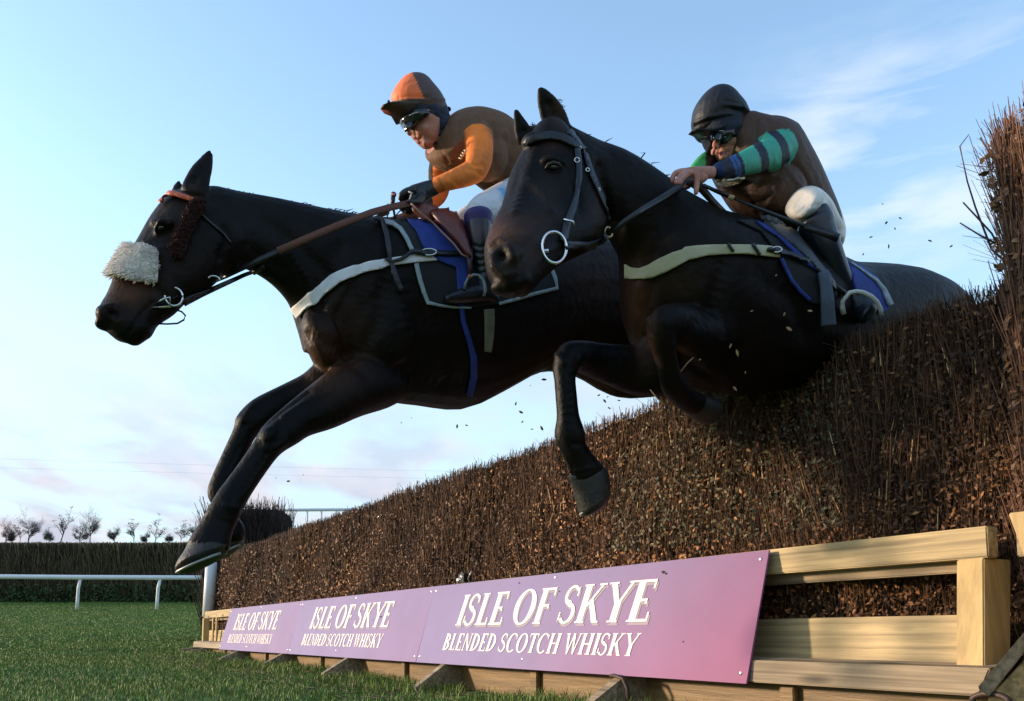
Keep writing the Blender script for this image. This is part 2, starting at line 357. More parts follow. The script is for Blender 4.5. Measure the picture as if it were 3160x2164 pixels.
# fence frame: s runs away along the fence, o towards the landing side, z up
FT = P(2380, 1699, 8326/2394); FT = Vector((FT.x, FT.y, 0)); FD = Vector((-.49262, .87025, 0)); FN = Vector((-.87025, -.49262, 0)); FANG = math.atan2(FD.y, FD.x)
def FP(s, o, z): return FT+FD*s+FN*o+Vector((0, 0, z))
FTn, FDn, FNn = np.array(FT), np.array(FD), np.array(FN)
def FPn(s, o, z): return FTn+s[:, None]*FDn+o[:, None]*FNn+z[:, None]*np.array([0, 0, 1.])
tufts()
def sod(s, o, z):      # box8 corner helper, ranges (a,b)
    return [FP(s[0], o[0], z[0]), FP(s[1], o[0], z[0]), FP(s[1], o[1], z[0]), FP(s[0], o[1], z[0]), FP(s[0], o[0], z[1]), FP(s[1], o[0], z[1]), FP(s[1], o[1], z[1]), FP(s[0], o[1], z[1])]
wood = mat('pine', (.47, .335, .155), .55, var=.3, scale=6, bump=.25, bscale=14, spec=.3, stretch=(.35, 5, 5, FANG))
woodv = mat('pine_upright', (.48, .32, .125), .55, var=.26, scale=6, bump=.25, bscale=14, spec=.3, stretch=(5, 5, .35, FANG))
woodg = mat('weathered_pine', (.33, .245, .15), .65, var=.3, scale=6, bump=.35, bscale=14, spec=.25, stretch=(.3, 6, 6, FANG))
for wm in (wood, woodg):   # knots and long grain lines
    t = wm.node_tree; b = t.nodes['Principled BSDF']; src = b.inputs['Base Color'].links[0].from_socket
    tcn = N(t, 'ShaderNodeTexCoord'); mpn = N(t, 'ShaderNodeMapping'); mpn.vector_type = 'TEXTURE'; mpn.inputs['Rotation'].default_value = (0, 0, FANG); mpn.inputs['Scale'].default_value = (1/2.2, 1/9, 1/9); t.links.new(tcn.outputs['Object'], mpn.inputs[0])
    vo = N(t, 'ShaderNodeTexVoronoi', Scale=1.0); t.links.new(mpn.outputs[0], vo.inputs['Vector']); k_ = RAMP(t, vo.outputs['Distance'], [(.07, .25), (.13, .55), (.21, 1)])
    mp3 = N(t, 'ShaderNodeMapping'); mp3.vector_type = 'TEXTURE'; mp3.inputs['Rotation'].default_value = (0, 0, FANG); mp3.inputs['Scale'].default_value = (1/.8, 1/45, 1/45); t.links.new(tcn.outputs['Object'], mp3.inputs[0])
    gn = N(t, 'ShaderNodeTexNoise', Scale=1.0, Detail=3.0, Distortion=.6); t.links.new(mp3.outputs[0], gn.inputs['Vector']); g_ = RAMP(t, gn.outputs[0], [(.35, .6), (.6, 1.1)])
    t.links.new(MIX(t, 1.0, MIX(t, 1.0, src, k_, 'MULTIPLY'), g_, 'MULTIPLY'), b.inputs['Base Color'])

# ---- birch body of the fence
HT, HO = 1.50, -.20
def bend(s, z): return HO-.05*(z/1.5)**2+.025*math.sin(s*2.1)+.02*math.sin(s*5+z*4)
hedge = thing('birch_fence', 'long clipped birch fence of brown twigs and dead leaves behind the timber rails', 'hedge', FP(4, -.7, 0))
V = []; Fc = []; ns = 150; prof = [(-1.25, 0), (-1.2, .6), (-1.1, 1.2), (-1.05, HT-.04), (-.8, HT-.01), (-.5, HT-.01), (-.3, HT-.02), (0, HT-.05), (0, 1.2), (0, .9), (0, .6), (0, .3), (0, 0)]
for i in range(ns+1):
    s = -1.3+12.4*i/ns
    for o, z in prof:
        oo = bend(s, z)-.05 if o == 0 else o
        q = FP(s, oo, z); nz = noise.noise(q*5)*.035; V.append(FP(s, oo+nz, z+(nz if z > 1.3 else 0)))
m = len(prof)
for i in range(ns):
    for j in range(m-1): Fc.append((i*m+j, (i+1)*m+j, (i+1)*m+j+1, i*m+j+1))
Fc.append(tuple(range(m))); Fc.append(tuple(reversed([ns*m+j for j in range(m)])))
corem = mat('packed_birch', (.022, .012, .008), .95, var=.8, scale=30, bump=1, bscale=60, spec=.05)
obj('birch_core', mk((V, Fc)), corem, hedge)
def twigs(n, base, dirv, ln, r, cols):
    """triangular prisms; arrays base (n,3), dir (n,3)"""
    dirv = dirv/np.linalg.norm(dirv, axis=1)[:, None]; a = np.cross(dirv, np.array([.3, .9, .1])); a /= np.linalg.norm(a, axis=1)[:, None]; b = np.cross(dirv, a); tip = base+dirv*ln[:, None]; V = []
    for k in range(3): V.append(base+(a*math.cos(2.0944*k)+b*math.sin(2.0944*k))*r[:, None])
    for k in range(3): V.append(tip+(a*math.cos(2.0944*k)+b*math.sin(2.0944*k))*r[:, None]*.6)
    V = np.stack(V, 1).reshape(-1, 3); i = np.arange(n)*6; F_ = np.concatenate([np.stack([i+k, i+(k+1) % 3, i+3+(k+1) % 3, i+3+k], 1) for k in range(3)])
    return V, F_, np.tile(cols, (3, 1))
def leaves(n, base, size, cols, flat=None):
    nrm = rng.normal(0, 1, (n, 3)); 
    if flat is not None: nrm = nrm*.55+flat
    nrm /= np.linalg.norm(nrm, axis=1)[:, None]; a = np.cross(nrm, rng.normal(0, 1, (n, 3))); a /= np.linalg.norm(a, axis=1)[:, None]; b = np.cross(nrm, a); s = size[:, None]
    V = np.stack([base-a*s, base+b*s*.5+nrm*s*.15, base+a*s, base-b*s*.5+nrm*s*.15], 1).reshape(-1, 3); i = np.arange(n)*4
    return V, np.stack([i, i+1, i+2, i+3], 1), cols
twm = mat('twig', attr=True, rough=.7, spec=.2); lfm = mat('dead_leaf', attr=True, rough=.6, spec=.3)
def bendn(s, z): return HO-.05*(z/1.5)**2+.025*np.sin(s*2.1)+.02*np.sin(s*5+z*4)
def rnds(n): return -1.25+12.3*rng.power(1, n)**1.7
n = 48000; s = rnds(n); z0 = rng.uniform(.0, HT-.07, n); L = rng.uniform(.08, .32, n); L = np.minimum(L, HT-z0+rng.normal(.0, .012, n)); o = bendn(s, z0)+rng.uniform(-.07, .035, n)
L = np.maximum(L, .03); lean = .16*np.sin(s*3.1+z0*2)+.12*np.sin(s*7.7+1.3)+.08*np.sin(s*17+z0*5)
d_ = np.stack([rng.normal(0, .13, n)-.06+lean, rng.normal(0, .10, n), np.ones(n)], 1); d_ = d_[:, :1]*FDn+d_[:, 1:2]*FNn+d_[:, 2:]*np.array([0, 0, 1.])
hue = rng.uniform(0, 1, n)[:, None]; cols = (np.array([.035, .018, .012])*(1-hue)+np.array([.18, .09, .042])*hue)*rng.uniform(.25, 1.5, (n, 1)); pale = rng.uniform(0, 1, n) < np.where(s < 3, .045, .02)*(z0 > .45)+.006; cols[pale] = np.array([.68, .44, .22])*rng.uniform(.6, 1.2, (pale.sum(), 1))
Lc = L.copy(); Lc[pale] *= .35
T1 = twigs(n, FPn(s, o, z0), d_, Lc, (.0014+.0003*np.maximum(s, 0)**.9)*rng.uniform(.7, 1.6, n)*np.where(pale, 1.5, 1), cols)
# finer twigs lying on top edge and stray ones leaning out
n2 = 9000; s = rnds(n2); o = rng.uniform(-1.0, HO, n2); d2 = rng.normal(0, .35, (n2, 3))+np.array([0, 0, 1.]); cols = np.tile([.07, .04, .03], (n2, 1))*rng.uniform(.4, 1.5, (n2, 1))
T2 = twigs(n2, FPn(s, o, np.full(n2, HT-.05)), d2, rng.uniform(.035, .065, n2), np.full(n2, .0016)*(1+.15*np.maximum(s, 0)), cols)
n3 = 5000; s = rnds(n3); z = rng.uniform(.1, HT-.05, n3); d3 = FNn*rng.uniform(.2, 1.2, (n3, 1))+FDn*rng.normal(0, .7, (n3, 1))+np.array([0, 0, 1.])*rng.normal(.3, .6, (n3, 1))
T3 = twigs(n3, FPn(s, bendn(s, z), z), d3, rng.uniform(.05, .16, n3), np.full(n3, .0013)*(1+.15*np.maximum(s, 0)), np.tile([.12, .075, .06], (n3, 1))*rng.uniform(.4, 1.5, (n3, 1)))
def stack(*Ts):
    V = []; Fc = []; C = []; n = 0
    for v, f, c in Ts: V.append(v); Fc.append(f+n); C.append(c); n += len(v)
    return np.concatenate(V), np.concatenate(Fc), np.concatenate(C)
V, Fc, C = stack(T1, T2, T3)
o_ = obj('birch_twigs', mesh(V, Fc, fcols=C, smooth=False), twm, hedge); o_['kind'] = 'stuff'
n = 150000; s = rnds(n); z = rng.beta(1.0, 1.35, n)*(HT-.03); o = bendn(s, z)+rng.uniform(-.07, .06, n); hue = rng.uniform(0, 1, n)[:, None]
keep = (rng.uniform(0, 1, n) < .45+.55*np.exp(-np.maximum(s-.8, 0)/3.5)+.25*(z < .9)); s, z, o, hue = s[keep], z[keep], o[keep], hue[keep]; n = len(s)
cols = (np.array([.16, .055, .02])*(1-hue)+np.array([.52, .24, .09])*hue)*rng.uniform(.12, 1.4, (n, 1))*(.62+.5*np.sin(s*2.7+z*3)*np.sin(z*5+s*1.3))[:, None].clip(.25, 1.2); og = (np.abs(s-.55) < .75) & (z > .75) & (rng.uniform(0, 1, n) < .7); cols[og] = np.array([.13, .115, .06])*rng.uniform(.4, 1.4, (og.sum(), 1))
L1 = leaves(n, FPn(s, o, z), (.0062+.0010*np.maximum(s, 0))*rng.uniform(.6, 1.6, n)*np.where(s < 1.8, 1.45, 1.1), cols, flat=FNn*.75+np.array([-.1, -.2, .25]))
o_ = obj('dead_leaves', mesh(*L1[:2], fcols=L1[2], smooth=False), lfm, hedge); o_['kind'] = 'stuff'
# ---- tall wing at the near right end
wing = thing('brush_wing', 'tall ragged bundle of birch brush standing above the near right end of the fence', 'hedge', FP(-1.6, -.5, 0))
def wtop(s): return 1.97+.08*np.clip((-.84-s)/.12, 0, 1)+.02*np.sin(s*23)
def wedge(z): return -.875+.055*np.clip((z-1.5)/.55, -.2, 1.1)+.012*np.sin(z*17)
V = []; Fc = []; ws = np.linspace(-.90, -3.4, 30)
for s in ws:
    tp = float(wtop(np.array(s)))-.1; k = .05*noise.noise(Vector((s*4, 0, 0)))
    for o, z in ((-.95, 0), (-.9, tp*.6), (-.8, tp-.05), (-.55, tp), (-.3, tp-.05), (-.24+k, tp*.7), (-.2+k, tp*.4), (-.2, 0)): V.append(FP(s, o, z))
for i in range(29):
    for j in range(7): Fc.append((i*8+j, (i+1)*8+j, (i+1)*8+j+1, i*8+j+1))
Fc.append(tuple(range(8))); Fc.append(tuple(29*8+j for j in range(8)))
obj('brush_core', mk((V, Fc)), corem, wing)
n = 26000; s = rng.uniform(-1.7, -.83, n); tp = wtop(s); z0 = rng.uniform(0, 1, n)*(tp-.25); edge = rng.uniform(0, 1, n) < .35; s[edge] = -.9
s = np.where(edge, wedge(z0)-.05*rng.random(n), np.minimum(s, wedge(z0)-.02)); o = np.where(edge, rng.uniform(-.7, -.2, n), -.22+rng.uniform(-.06, .05, n)); L = np.minimum(rng.uniform(.12, .4, n), tp-z0+rng.normal(.02, .03, n)).clip(.04)
d_ = FDn*(rng.normal(0, .10, (n, 1))+np.where(edge, .12, 0)[:, None])+FNn*rng.normal(0, .1, (n, 1))+np.array([0, 0, 1.]); hue = rng.uniform(0, 1, n)[:, None]; cols = (np.array([.08, .036, .024])*(1-hue)+np.array([.30, .15, .09])*hue)*rng.uniform(.5, 1.4, (n, 1))
W1 = twigs(n, FPn(s, o, z0), d_, L, .0016*rng.uniform(.7, 1.7, n), cols)
n = 420; z0 = rng.uniform(1.5, 1.98, n); s = wedge(z0); o = rng.uniform(-.8, -.25, n); d_ = FDn*rng.uniform(.1, .85, (n, 1))+FNn*rng.normal(0, .3, (n, 1))+np.array([0, 0, 1.])*rng.uniform(.35, 1.2, (n, 1))
W2 = twigs(n, FPn(s, o, z0), d_, rng.uniform(.04, .13, n), .0010*rng.uniform(.7, 1.5, n), np.tile([.09, .055, .045], (n, 1))*rng.uniform(.5, 1.4, (n, 1)))
n = 1200; s = rng.uniform(-1.8, -.82, n); d_ = rng.normal(0, .4, (n, 3))+np.array([0, 0, 1.]); W3 = twigs(n, FPn(s, rng.uniform(-.8, -.2, n), wtop(s)-.08), d_, rng.uniform(.08, .17, n), .0011*rng.uniform(.7, 1.5, n), np.tile([.10, .06, .05], (n, 1))*rng.uniform(.5, 1.4, (n, 1)))
n = 170; z0 = rng.uniform(1.42, 1.9, n); d_ = FDn*rng.uniform(.3, 1.1, (n, 1))+FNn*rng.normal(0, .3, (n, 1))+np.array([0, 0, 1.])*rng.uniform(.5, 1.3, (n, 1))
W4 = twigs(n, FPn(wedge(z0), rng.uniform(-.5, -.2, n), z0), d_, rng.uniform(.08, .21, n), .0009*rng.uniform(.7, 1.6, n), np.tile([.13, .07, .055], (n, 1))*rng.uniform(.5, 1.4, (n, 1)))
V, Fc, C = stack(W1, W2, W3, W4); o_ = obj('brush_twigs', mesh(V, Fc, fcols=C, smooth=False), twm, wing); o_['kind'] = 'stuff'
n = 14000; s = rng.uniform(-1.7, -.82, n); z = rng.uniform(0, 1, n)*(wtop(s)-.04); s = np.minimum(s, wedge(z)+.01); cols = np.array([.22, .11, .055])*rng.uniform(.3, 1.5, (n, 1)); L1 = leaves(n, FPn(s, -.2+rng.uniform(-.08, .05, n), z), .012*rng.uniform(.5, 1.7, n), cols, flat=FNn*.7)
o_ = obj('brush_leaves', mesh(*L1[:2], fcols=L1[2], smooth=False), lfm, wing); o_['kind'] = 'stuff'
for k, (pts, r) in enumerate([(((3150, 850), (3060, 770), (3010, 640), (2985, 560), (2962, 452), (2990, 415)), (.005, .004, .0035, .003, .0025, .0015)), (((3130, 850), (3060, 720), (3005, 660), (2972, 625)), (.004, .0035, .003, .0025)), (((3090, 760), (3030, 730), (2962, 688)), (.004, .003, .0022)), (((3120, 600), (3070, 500), (3025, 425)), (.005, .004, .003))]):
    obj('branch', mk(tube3([P(x, y, 3.1+.02*i) for i, (x, y) in enumerate(pts)], list(r), 6)), mat('bare_branch', (.10, .06, .045), .7), wing)

# ---- timber frame
frame = thing('timber_frame', 'pale pine rail frame along the fence foot with a slanted near end post', 'fence frame', FP(4, 0, 0))
obj('top_rail', box8(sod((-.86, 11.0), (-.075, -.02), (.572, .668))), wood, frame)
obj('back_rail', box8(sod((-.80, 11.0), (-.135, -.079), (.535, .63))), woodg, frame)
lo = [FP(-.9, -.02, .262), FP(11, -.02, .262), FP(11, .125, .23), FP(-.9, .125, .23)]
obj('sloping_plank', box8([FP(-.80, -.10, .24), FP(11, -.10, .24), FP(11, -.055, .24), FP(-.80, -.055, .24), FP(-.80, -.10, .402), FP(11, -.10, .402), FP(11, -.07, .402), FP(-.80, -.07, .402)]), wood, frame)
obj('front_beam', box8([FP(-.90, .03, .165), FP(11, .03, .165), FP(11, .125, .165), FP(-.90, .125, .165), FP(-.93, .01, .256), FP(11, .01, .256), FP(11, .110, .245), FP(-.93, .110, .245)]), woodg, frame)
obj('kick_board', box8(sod((-1.05, 11.0), (-.02, .02), (.0, .158))), mat('shaded_dirty_pine', (.20, .12, .045), .5, var=.4, scale=6, bump=.3, bscale=14, spec=.3, stretch=(.35, 5, 5, FANG)), frame)  # pine darkened in its colour for shade and dirt below the boards
def upright(s, name='post', wd=.09, side=.06, m=woodv):
    obj(name, box8([FP(s, -.07, .245), FP(s-wd, -.07, .245), FP(s-wd, .06, .245), FP(s, .06, .245), FP(s+.035, -.16, .571), FP(s+.035-wd, -.16, .571), FP(s+.035-wd, -.02, .572), FP(s+.035, -.02, .572)]), m, frame)
upright(-.79)
for s in (1.0, 2.9, 4.8, 6.7, 8.6): upright(s)
obj('post', box8([FP(10.7, -.02, .1), FP(10.62, -.02, .1), FP(10.62, .06, .1), FP(10.7, .06, .1), FP(10.7, -.02, .57), FP(10.62, -.02, .57), FP(10.62, .06, .57), FP(10.7, .06, .57)]), woodv, frame)
for s in (10.35, 10.12): obj('slat', box8([FP(s, -.02, .2), FP(s-.06, -.02, .2), FP(s-.06, .0, .2), FP(s, .0, .2), FP(s, -.02, .57), FP(s-.06, -.02, .57), FP(s-.06, .0, .57), FP(s, .0, .57)]), woodv, frame)
for k, s in enumerate([10.9, 10.25, 8.19, 6.32, 4.44, 2.65, .79]):
    a, b_ = s+.03, s-.03; zz = float(gz(*FP(s, .25, 0).xy))
    V = [FP(q, o, z) for q in (a, b_) for o, z in ((.02, zz-.03), (.33, zz-.03), (.33, zz+.03), (.13, .162), (.02, .162))]
    obj('foot', mk((V, [(0, 1, 2, 3, 4), (9, 8, 7, 6, 5)]+[(i, 5+i, 5+(i+1) % 5, (i+1) % 5) for i in range(5)]), smooth=False), woodg, frame)
for s in (9.3, 7.3, 5.4, 3.5, 1.7, -.1): obj('stub', box8(sod((s-.035, s+.035), (.021, .05), (-.02, .15))), MATS['shaded_dirty_pine'], frame)
obj('brace', box8([FP(-.96, .02, .03), FP(-1.02, .02, .03), FP(-1.02, .13, .03), FP(-.96, .13, .03), FP(-1.12, -.28, .34), FP(-1.18, -.28, .34), FP(-1.18, -.18, .36), FP(-1.12, -.18, .36)]), woodg, frame)
bz = lambda pts, z0, z1: box8([P(x, y, z0) for x, y in pts]+[P(x, y, z1) for x, y in pts], .003)
obj('strut', bz([(3200, 1905), (3200, 1965), (3052, 2150), (3016, 2122)], 2.50, 2.56), woodg, frame)
obj('joist', box8(sod((-1.5, -.93), (-.14, -.05), (.57, .66))), woodg, frame)
# second frame's end post, cut by the picture edge
fr2 = thing('wing_frame', 'pine post and rail of the next frame, cut off by the right photo edge', 'fence frame', FP(-1.3, 0, 0))
obj('post', box8([FP(-1.19, -.03, .0), FP(-1.29, -.03, .0), FP(-1.29, .06, .0), FP(-1.19, .06, .0), FP(-.965, -.05, .69), FP(-1.065, -.05, .69), FP(-1.065, .04, .69), FP(-.965, .04, .69)]), woodv, fr2)
obj('rail', box8(sod((-2.8, -1.08), (-.16, -.06), (.60, .70))), wood, fr2)
obj('toe_board', bz([(3260, 1930), (3330, 2200), (3090, 2230), (3048, 2158)], 2.53, 2.58), wood, fr2)
def shackle(x, y, Z): return ring3(P(x, y, Z), RT*.05+FWD*.02, UPV*.028, .007, 20)
tag(obj('iron_loop', mk(ring3(FP(-.96, .16, .155), FD*.055, Vector((0, 0, .022)), .009)), mat('rusty_iron', (.07, .045, .035), .6, metal=.5)), 'rusty iron loop lying at the near end of the front beam', 'iron loop')
tag(obj('iron_hook', mk(tube3([FP(.86, .14, .155), FP(.80, .17, .16), FP(.73, .17, .15), FP(.70, .17, .11), FP(.69, .17, .02)], .009)), MATS['rusty_iron']), 'rusty bent iron rod beside the last foot under the nearest board', 'iron hook')

# ---- lettered boards
def glyph(ch):
    """list of quads strips in unit letter space; thick .15 thin .065"""
    T, t_, R_ = .19, .085, []
    def q(*p): R_.append(list(p))
    def stem(x0, y0, x1, y1, w): q((x0, y0), (x0+w, y0), (x1+w, y1), (x1, y1))
    def serif(x, y, wd=.30, up=False):
        h = .045
        if up: q((x-wd/2, y-h), (x+wd/2, y-h), (x+wd/2, y), (x-wd/2, y))
        else: q((x-wd/2, y), (x+wd/2, y), (x+wd/2, y+h), (x-wd/2, y+h))
    def arc(cx, cy, rx, ry, a0, a1, tw, tt, n=18):
        o, i = [], []
        for k in range(n+1):
            a = math.radians(a0+(a1-a0)*k/n); o.append((cx+rx*math.cos(a), cy+ry*math.sin(a))); i.append((cx+(rx-tw)*math.cos(a), cy+(ry-tt)*math.sin(a)))
        for k in range(n): q(o[k], o[k+1], i[k+1], i[k])
    def I(x=.08): stem(x, 0, x, 1, T); serif(x+T/2, 0); serif(x+T/2, 1, up=True)
    def bar(y, x0, x1, h=.065, s=.16, d=1): q((x0, y), (x1, y), (x1, y+h), (x0, y+h)); q((x1-.05, y-s*(d > 0)), (x1, y-s*(d > 0)), (x1, y+h+s*(d <= 0)), (x1-.05, y+h+s*(d <= 0)))
    w_ = .5
    if ch == 'I': I(); w_ = .32
    elif ch == 'L': I(); bar(0, .2, .55, d=-1); w_ = .58
    elif ch == 'E': I(); bar(0, .2, .6, d=-1); bar(.935, .2, .56); bar(.48, .2, .45, s=.06); w_ = .63
    elif ch == 'F': I(); bar(.935, .2, .58); bar(.48, .2, .47, s=.06); w_ = .58
    elif ch == 'D': I(); arc(.22, .5, .50, .5, -90, 90, T, .065); w_ = .77
    elif ch == 'B': I(); arc(.22, .74, .36, .26, -90, 90, T*.9, .06); arc(.22, .26, .42, .29, -90, 90, T, .06); w_ = .68
    elif ch == 'O': arc(.43, .5, .42, .52, 0, 360, T, .06, 40); w_ = .86
    elif ch == 'C': arc(.43, .5, .42, .52, 48, 312, T, .06, 30); q((.67, .70), (.72, .70), (.72, .97), (.67, .9)); w_ = .76
    elif ch == 'S': arc(.28, .745, .24, .27, 30, 262, .10, .07, 20); arc(.27, .265, .26, .285, 92, -150, .12, .07, 20); q((.11, .66), (.30, .60), (.46, .40), (.26, .44)); q((.45, .72), (.5, .72), (.5, .98), (.45, .9)); q((.0, .04), (.05, .12), (.05, .30), (.0, .30)); w_ = .56
    elif ch == 'K': I(); q((.22, .42), (.30, .42), (.66, .97), (.58, .97)); q((.30, .55), (.42, .62), (.76, .0), (.58, .0)); serif(.62, 1, .24, True); serif(.68, 0, .2); w_ = .78
    elif ch == 'Y': stem(.30, 0, .30, .5, T); serif(.375, 0); q((.30, .45), (.45, .45), (.20, 1), (.03, 1)); q((.37, .45), (.45, .45), (.72, .97), (.64, .97)); serif(.12, 1, .3, True); serif(.68, 1, .22, True); w_ = .72
    elif ch == 'N': stem(.1, 0, .1, 1, .07); serif(.13, 0, .22); q((.04, 1), (.22, 1), (.68, 0), (.56, 0)); stem(.6, 0, .6, 1, .07); serif(.64, 1, .22, True); w_ = .76
    elif ch == 'T': stem(.27, 0, .27, 1, T); serif(.345, 0); q((.02, .935), (.67, .935), (.67, 1), (.02, 1)); q((.02, .8), (.07, .8), (.07, .94), (.02, .94)); q((.62, .8), (.67, .8), (.67, .94), (.62, .94)); w_ = .68
    elif ch == 'H': I(); stem(.56, 0, .56, 1, T); serif(.635, 0); serif(.635, 1, up=True); q((.2, .47), (.6, .47), (.6, .535), (.2, .535)); w_ = .82
    elif ch == 'W': q((.02, 1), (.18, 1), (.36, 0), (.27, 0)); q((.27, 0), (.35, 0), (.54, 1), (.47, 1)); q((.42, 1), (.58, 1), (.76, 0), (.67, 0)); q((.67, 0), (.74, 0), (.95, 1), (.88, 1)); serif(.1, 1, .26, True); serif(.9, 1, .2, True); w_ = .98
    return R_, w_
def text_quads(txt, x0, x1, y0, y1, slant=.20):
    g = []; x = 0
    for ch in txt:
        if ch == ' ': x += .30; continue
        qs, w_ = glyph(ch); g += [[(px+x, py) for px, py in q] for q in qs]; x += w_+.05
    sx = (x1-x0-slant*(y1-y0))/x; h = y1-y0
    return [[(x0+px*sx+py*h*slant, y0+py*h) for px, py in q] for q in g]
bz0, bz1, bo0, bo1 = .157, .661, .135, .0
def BP(s, v, e): # board coordinates: v 0 bottom..1 top, e proud of face
    return FP(s, bo0+(bo1-bo0)*v, bz0+(bz1-bz0)*v)+(FN+Vector((0, 0, .26))).normalized()*e
pm = bpy.data.materials.new('board_print'); pm.use_nodes = True; t = pm.node_tree; b = t.nodes['Principled BSDF']; b.inputs['Roughness'].default_value = .55; b.inputs['Specular IOR Level'].default_value = .3
a = N(t, 'ShaderNodeAttribute'); a.attribute_name = 'Col'; nn = N(t, 'ShaderNodeTexNoise', Scale=3.0, Detail=3.0); tcn = N(t, 'ShaderNodeTexCoord'); t.links.new(tcn.outputs['Object'], nn.inputs['Vector']); t.links.new(MIX(t, 1.0, a.outputs[0], RAMP(t, nn.outputs[0], [(.3, .93), (.7, 1.07)]), 'MULTIPLY'), b.inputs['Base Color'])
letm = mat('cream_print', (.83, .74, .66), .5); shm = mat('grey_print', (.26, .20, .24), .5); screwm = mat('screw_steel', (.6, .6, .6), .3, metal=.9)
spans = [(9.158, 6.095, 'farthest'), (6.089, 3.055, 'middle'), (3.049, .003, 'nearest')]
labs = ['pale lilac lettered board at the far left end, smallest of the three in view', 'lilac lettered board between the other two on the fence foot', 'largest purple lettered board with magenta right end, beside the open timber frame']
for (sa, sb, _), lab in zip(spans, labs):
    bd = thing('advertising_board', lab, 'sign', FP((sa+sb)/2, .07, .16), 'sponsor boards screwed along the fence foot')
    nu, nv = 48, 10; V = []; C = []
    for i in range(nu+1):
        for j in range(nv+1):
            u, v = i/nu, j/nv; s = sa+(sb-sa)*u; bow = .0012*math.sin(u*9+v*2); V.append(BP(s, v, .010+bow)); k = max(0, min(1, (u*1.15-.45)+(.5-v)*.35)) ; k = k*k*(3-2*k) if lab[0] == 'l' and 'largest' in lab else k*.25  # print gradient, weaker on the far boards to stand in for sky sheen
            C.append(np.array([.21, .16, .32])*(1-k)+np.array([.27, .06, .155])*k)
    nb_ = len(V); V2 = [BP(sa+(sb-sa)*(i/nu), j/nv, .002) for i in range(nu+1) for j in range(nv+1)]
    Fc = [(i*(nv+1)+j, (i+1)*(nv+1)+j, (i+1)*(nv+1)+j+1, i*(nv+1)+j+1) for i in range(nu) for j in range(nv)]; rim = [i*(nv+1) for i in range(nu+1)]+[nu*(nv+1)+j for j in range(1, nv+1)]+[i*(nv+1)+nv for i in range(nu-1, -1, -1)]+[j for j in range(nv-1, 0, -1)]
    F2_ = Fc+[tuple(q+nb_ for q in reversed(f)) for f in Fc]+[(rim[i], rim[i]+nb_, rim[(i+1) % len(rim)]+nb_, rim[(i+1) % len(rim)]) for i in range(len(rim))]
    pme = mesh(V+V2, F2_, cols=np.array(C+C), smooth=False); obj('panel', pme, pm, bd); L_ = sa-sb
    def W(u, v, e): s = sa-u*L_; return BP(s, v, e+.0012*math.sin(u*9+v*2))
    def text_mesh(txt, x0, x1, y0, y1, e, dx=0, dy=0):
        V = []; Fc = []
        for k, q in enumerate(text_quads(txt, x0, x1, y0, y1, .03)):
            for lay in (0, .0008):
                for (x, y) in q: V.append(W(x+dx, y+dy, e+lay+.00004*(k % 9)))
            n = len(V)-8; Fc += [(n+4, n+5, n+6, n+7), (n, n+1, n+5, n+4), (n+1, n+2, n+6, n+5), (n+2, n+3, n+7, n+6), (n+3, n, n+4, n+7)]
        return mesh(V, Fc, smooth=False)
    obj('lettering_shadow', text_mesh('ISLE OF SKYE', .150, .80, .47, .845, .0106, .0035, -.028), shm, bd)
    obj('main_lettering', text_mesh('ISLE OF SKYE', .150, .80, .47, .845, .0122), letm, bd)
    obj('small_lettering', text_mesh('BLENDED SCOTCH WHISKY', .117, .775, .17, .37, .0116), letm, bd)
    for u, v in ((.012, .93), (.988, .93), (.5, .95), (.012, .07), (.988, .07), (.45, .10)): obj('screw', mk(BL(F0, 0, 0, lambda x: 1, 0, 1, 1, 1)) if False else mesh(*[(lambda c, r: ([c+FD*r*math.cos(a)+Vector((0, 0, 1))*r*math.sin(a) for a in np.arange(10)*.6283]+[c+FN*.003], [(i, (i+1) % 10, 10) for i in range(10)]))(W(u, v, .0125), .007)][0]), screwm, bd)
for k_, (s_, v_, r_) in enumerate(((.62, .90, .010), (.60, .885, .007), (1.9, .93, .006), (1.45, .80, .004), (.95, .74, .004), (3.9, .62, .012), (4.05, .58, .006), (.4, .3, .004))):
    tag(obj('mud_speck', mk(BL(F0, 0, 0, lambda x: 1, 0, 1, 1, 1)) if False else mesh(*(lambda c, r: ([c+FD*r*(1+.5*math.sin(3*a))*math.cos(a)+Vector((0, 0, 1))*r*.7*math.sin(a) for a in np.arange(10)*.6283]+[c+FN*.003], [(i, (i+1) % 10, 10) for i in range(10)]))(BP(s_, v_, .013), r_)), mat('mud', (.03, .02, .015), .9)), 'small dark mud splash stuck on a purple lettered board', 'mud', 'mud splashes on the boards')
n = 500; s = rng.uniform(-.2, 9, n); o = .12+rng.random(n)*.9; q = FPn(s, o, np.zeros(n)); q[:, 2] = gz(q[:, 0], q[:, 1])+.02
V, Fc, C = twigs(n, q, rng.normal(0, 1, (n, 3))*np.array([1, 1, .15]), rng.uniform(.04, .16, n), np.full(n, .0022), np.tile([.14, .09, .06], (n, 1))*rng.uniform(.4, 1.6, (n, 1))); tag(obj('fallen_twigs', mesh(V, Fc, fcols=C, smooth=False), twm), 'broken birch twigs scattered in the grass by the fence foot', 'twigs', kind='stuff')
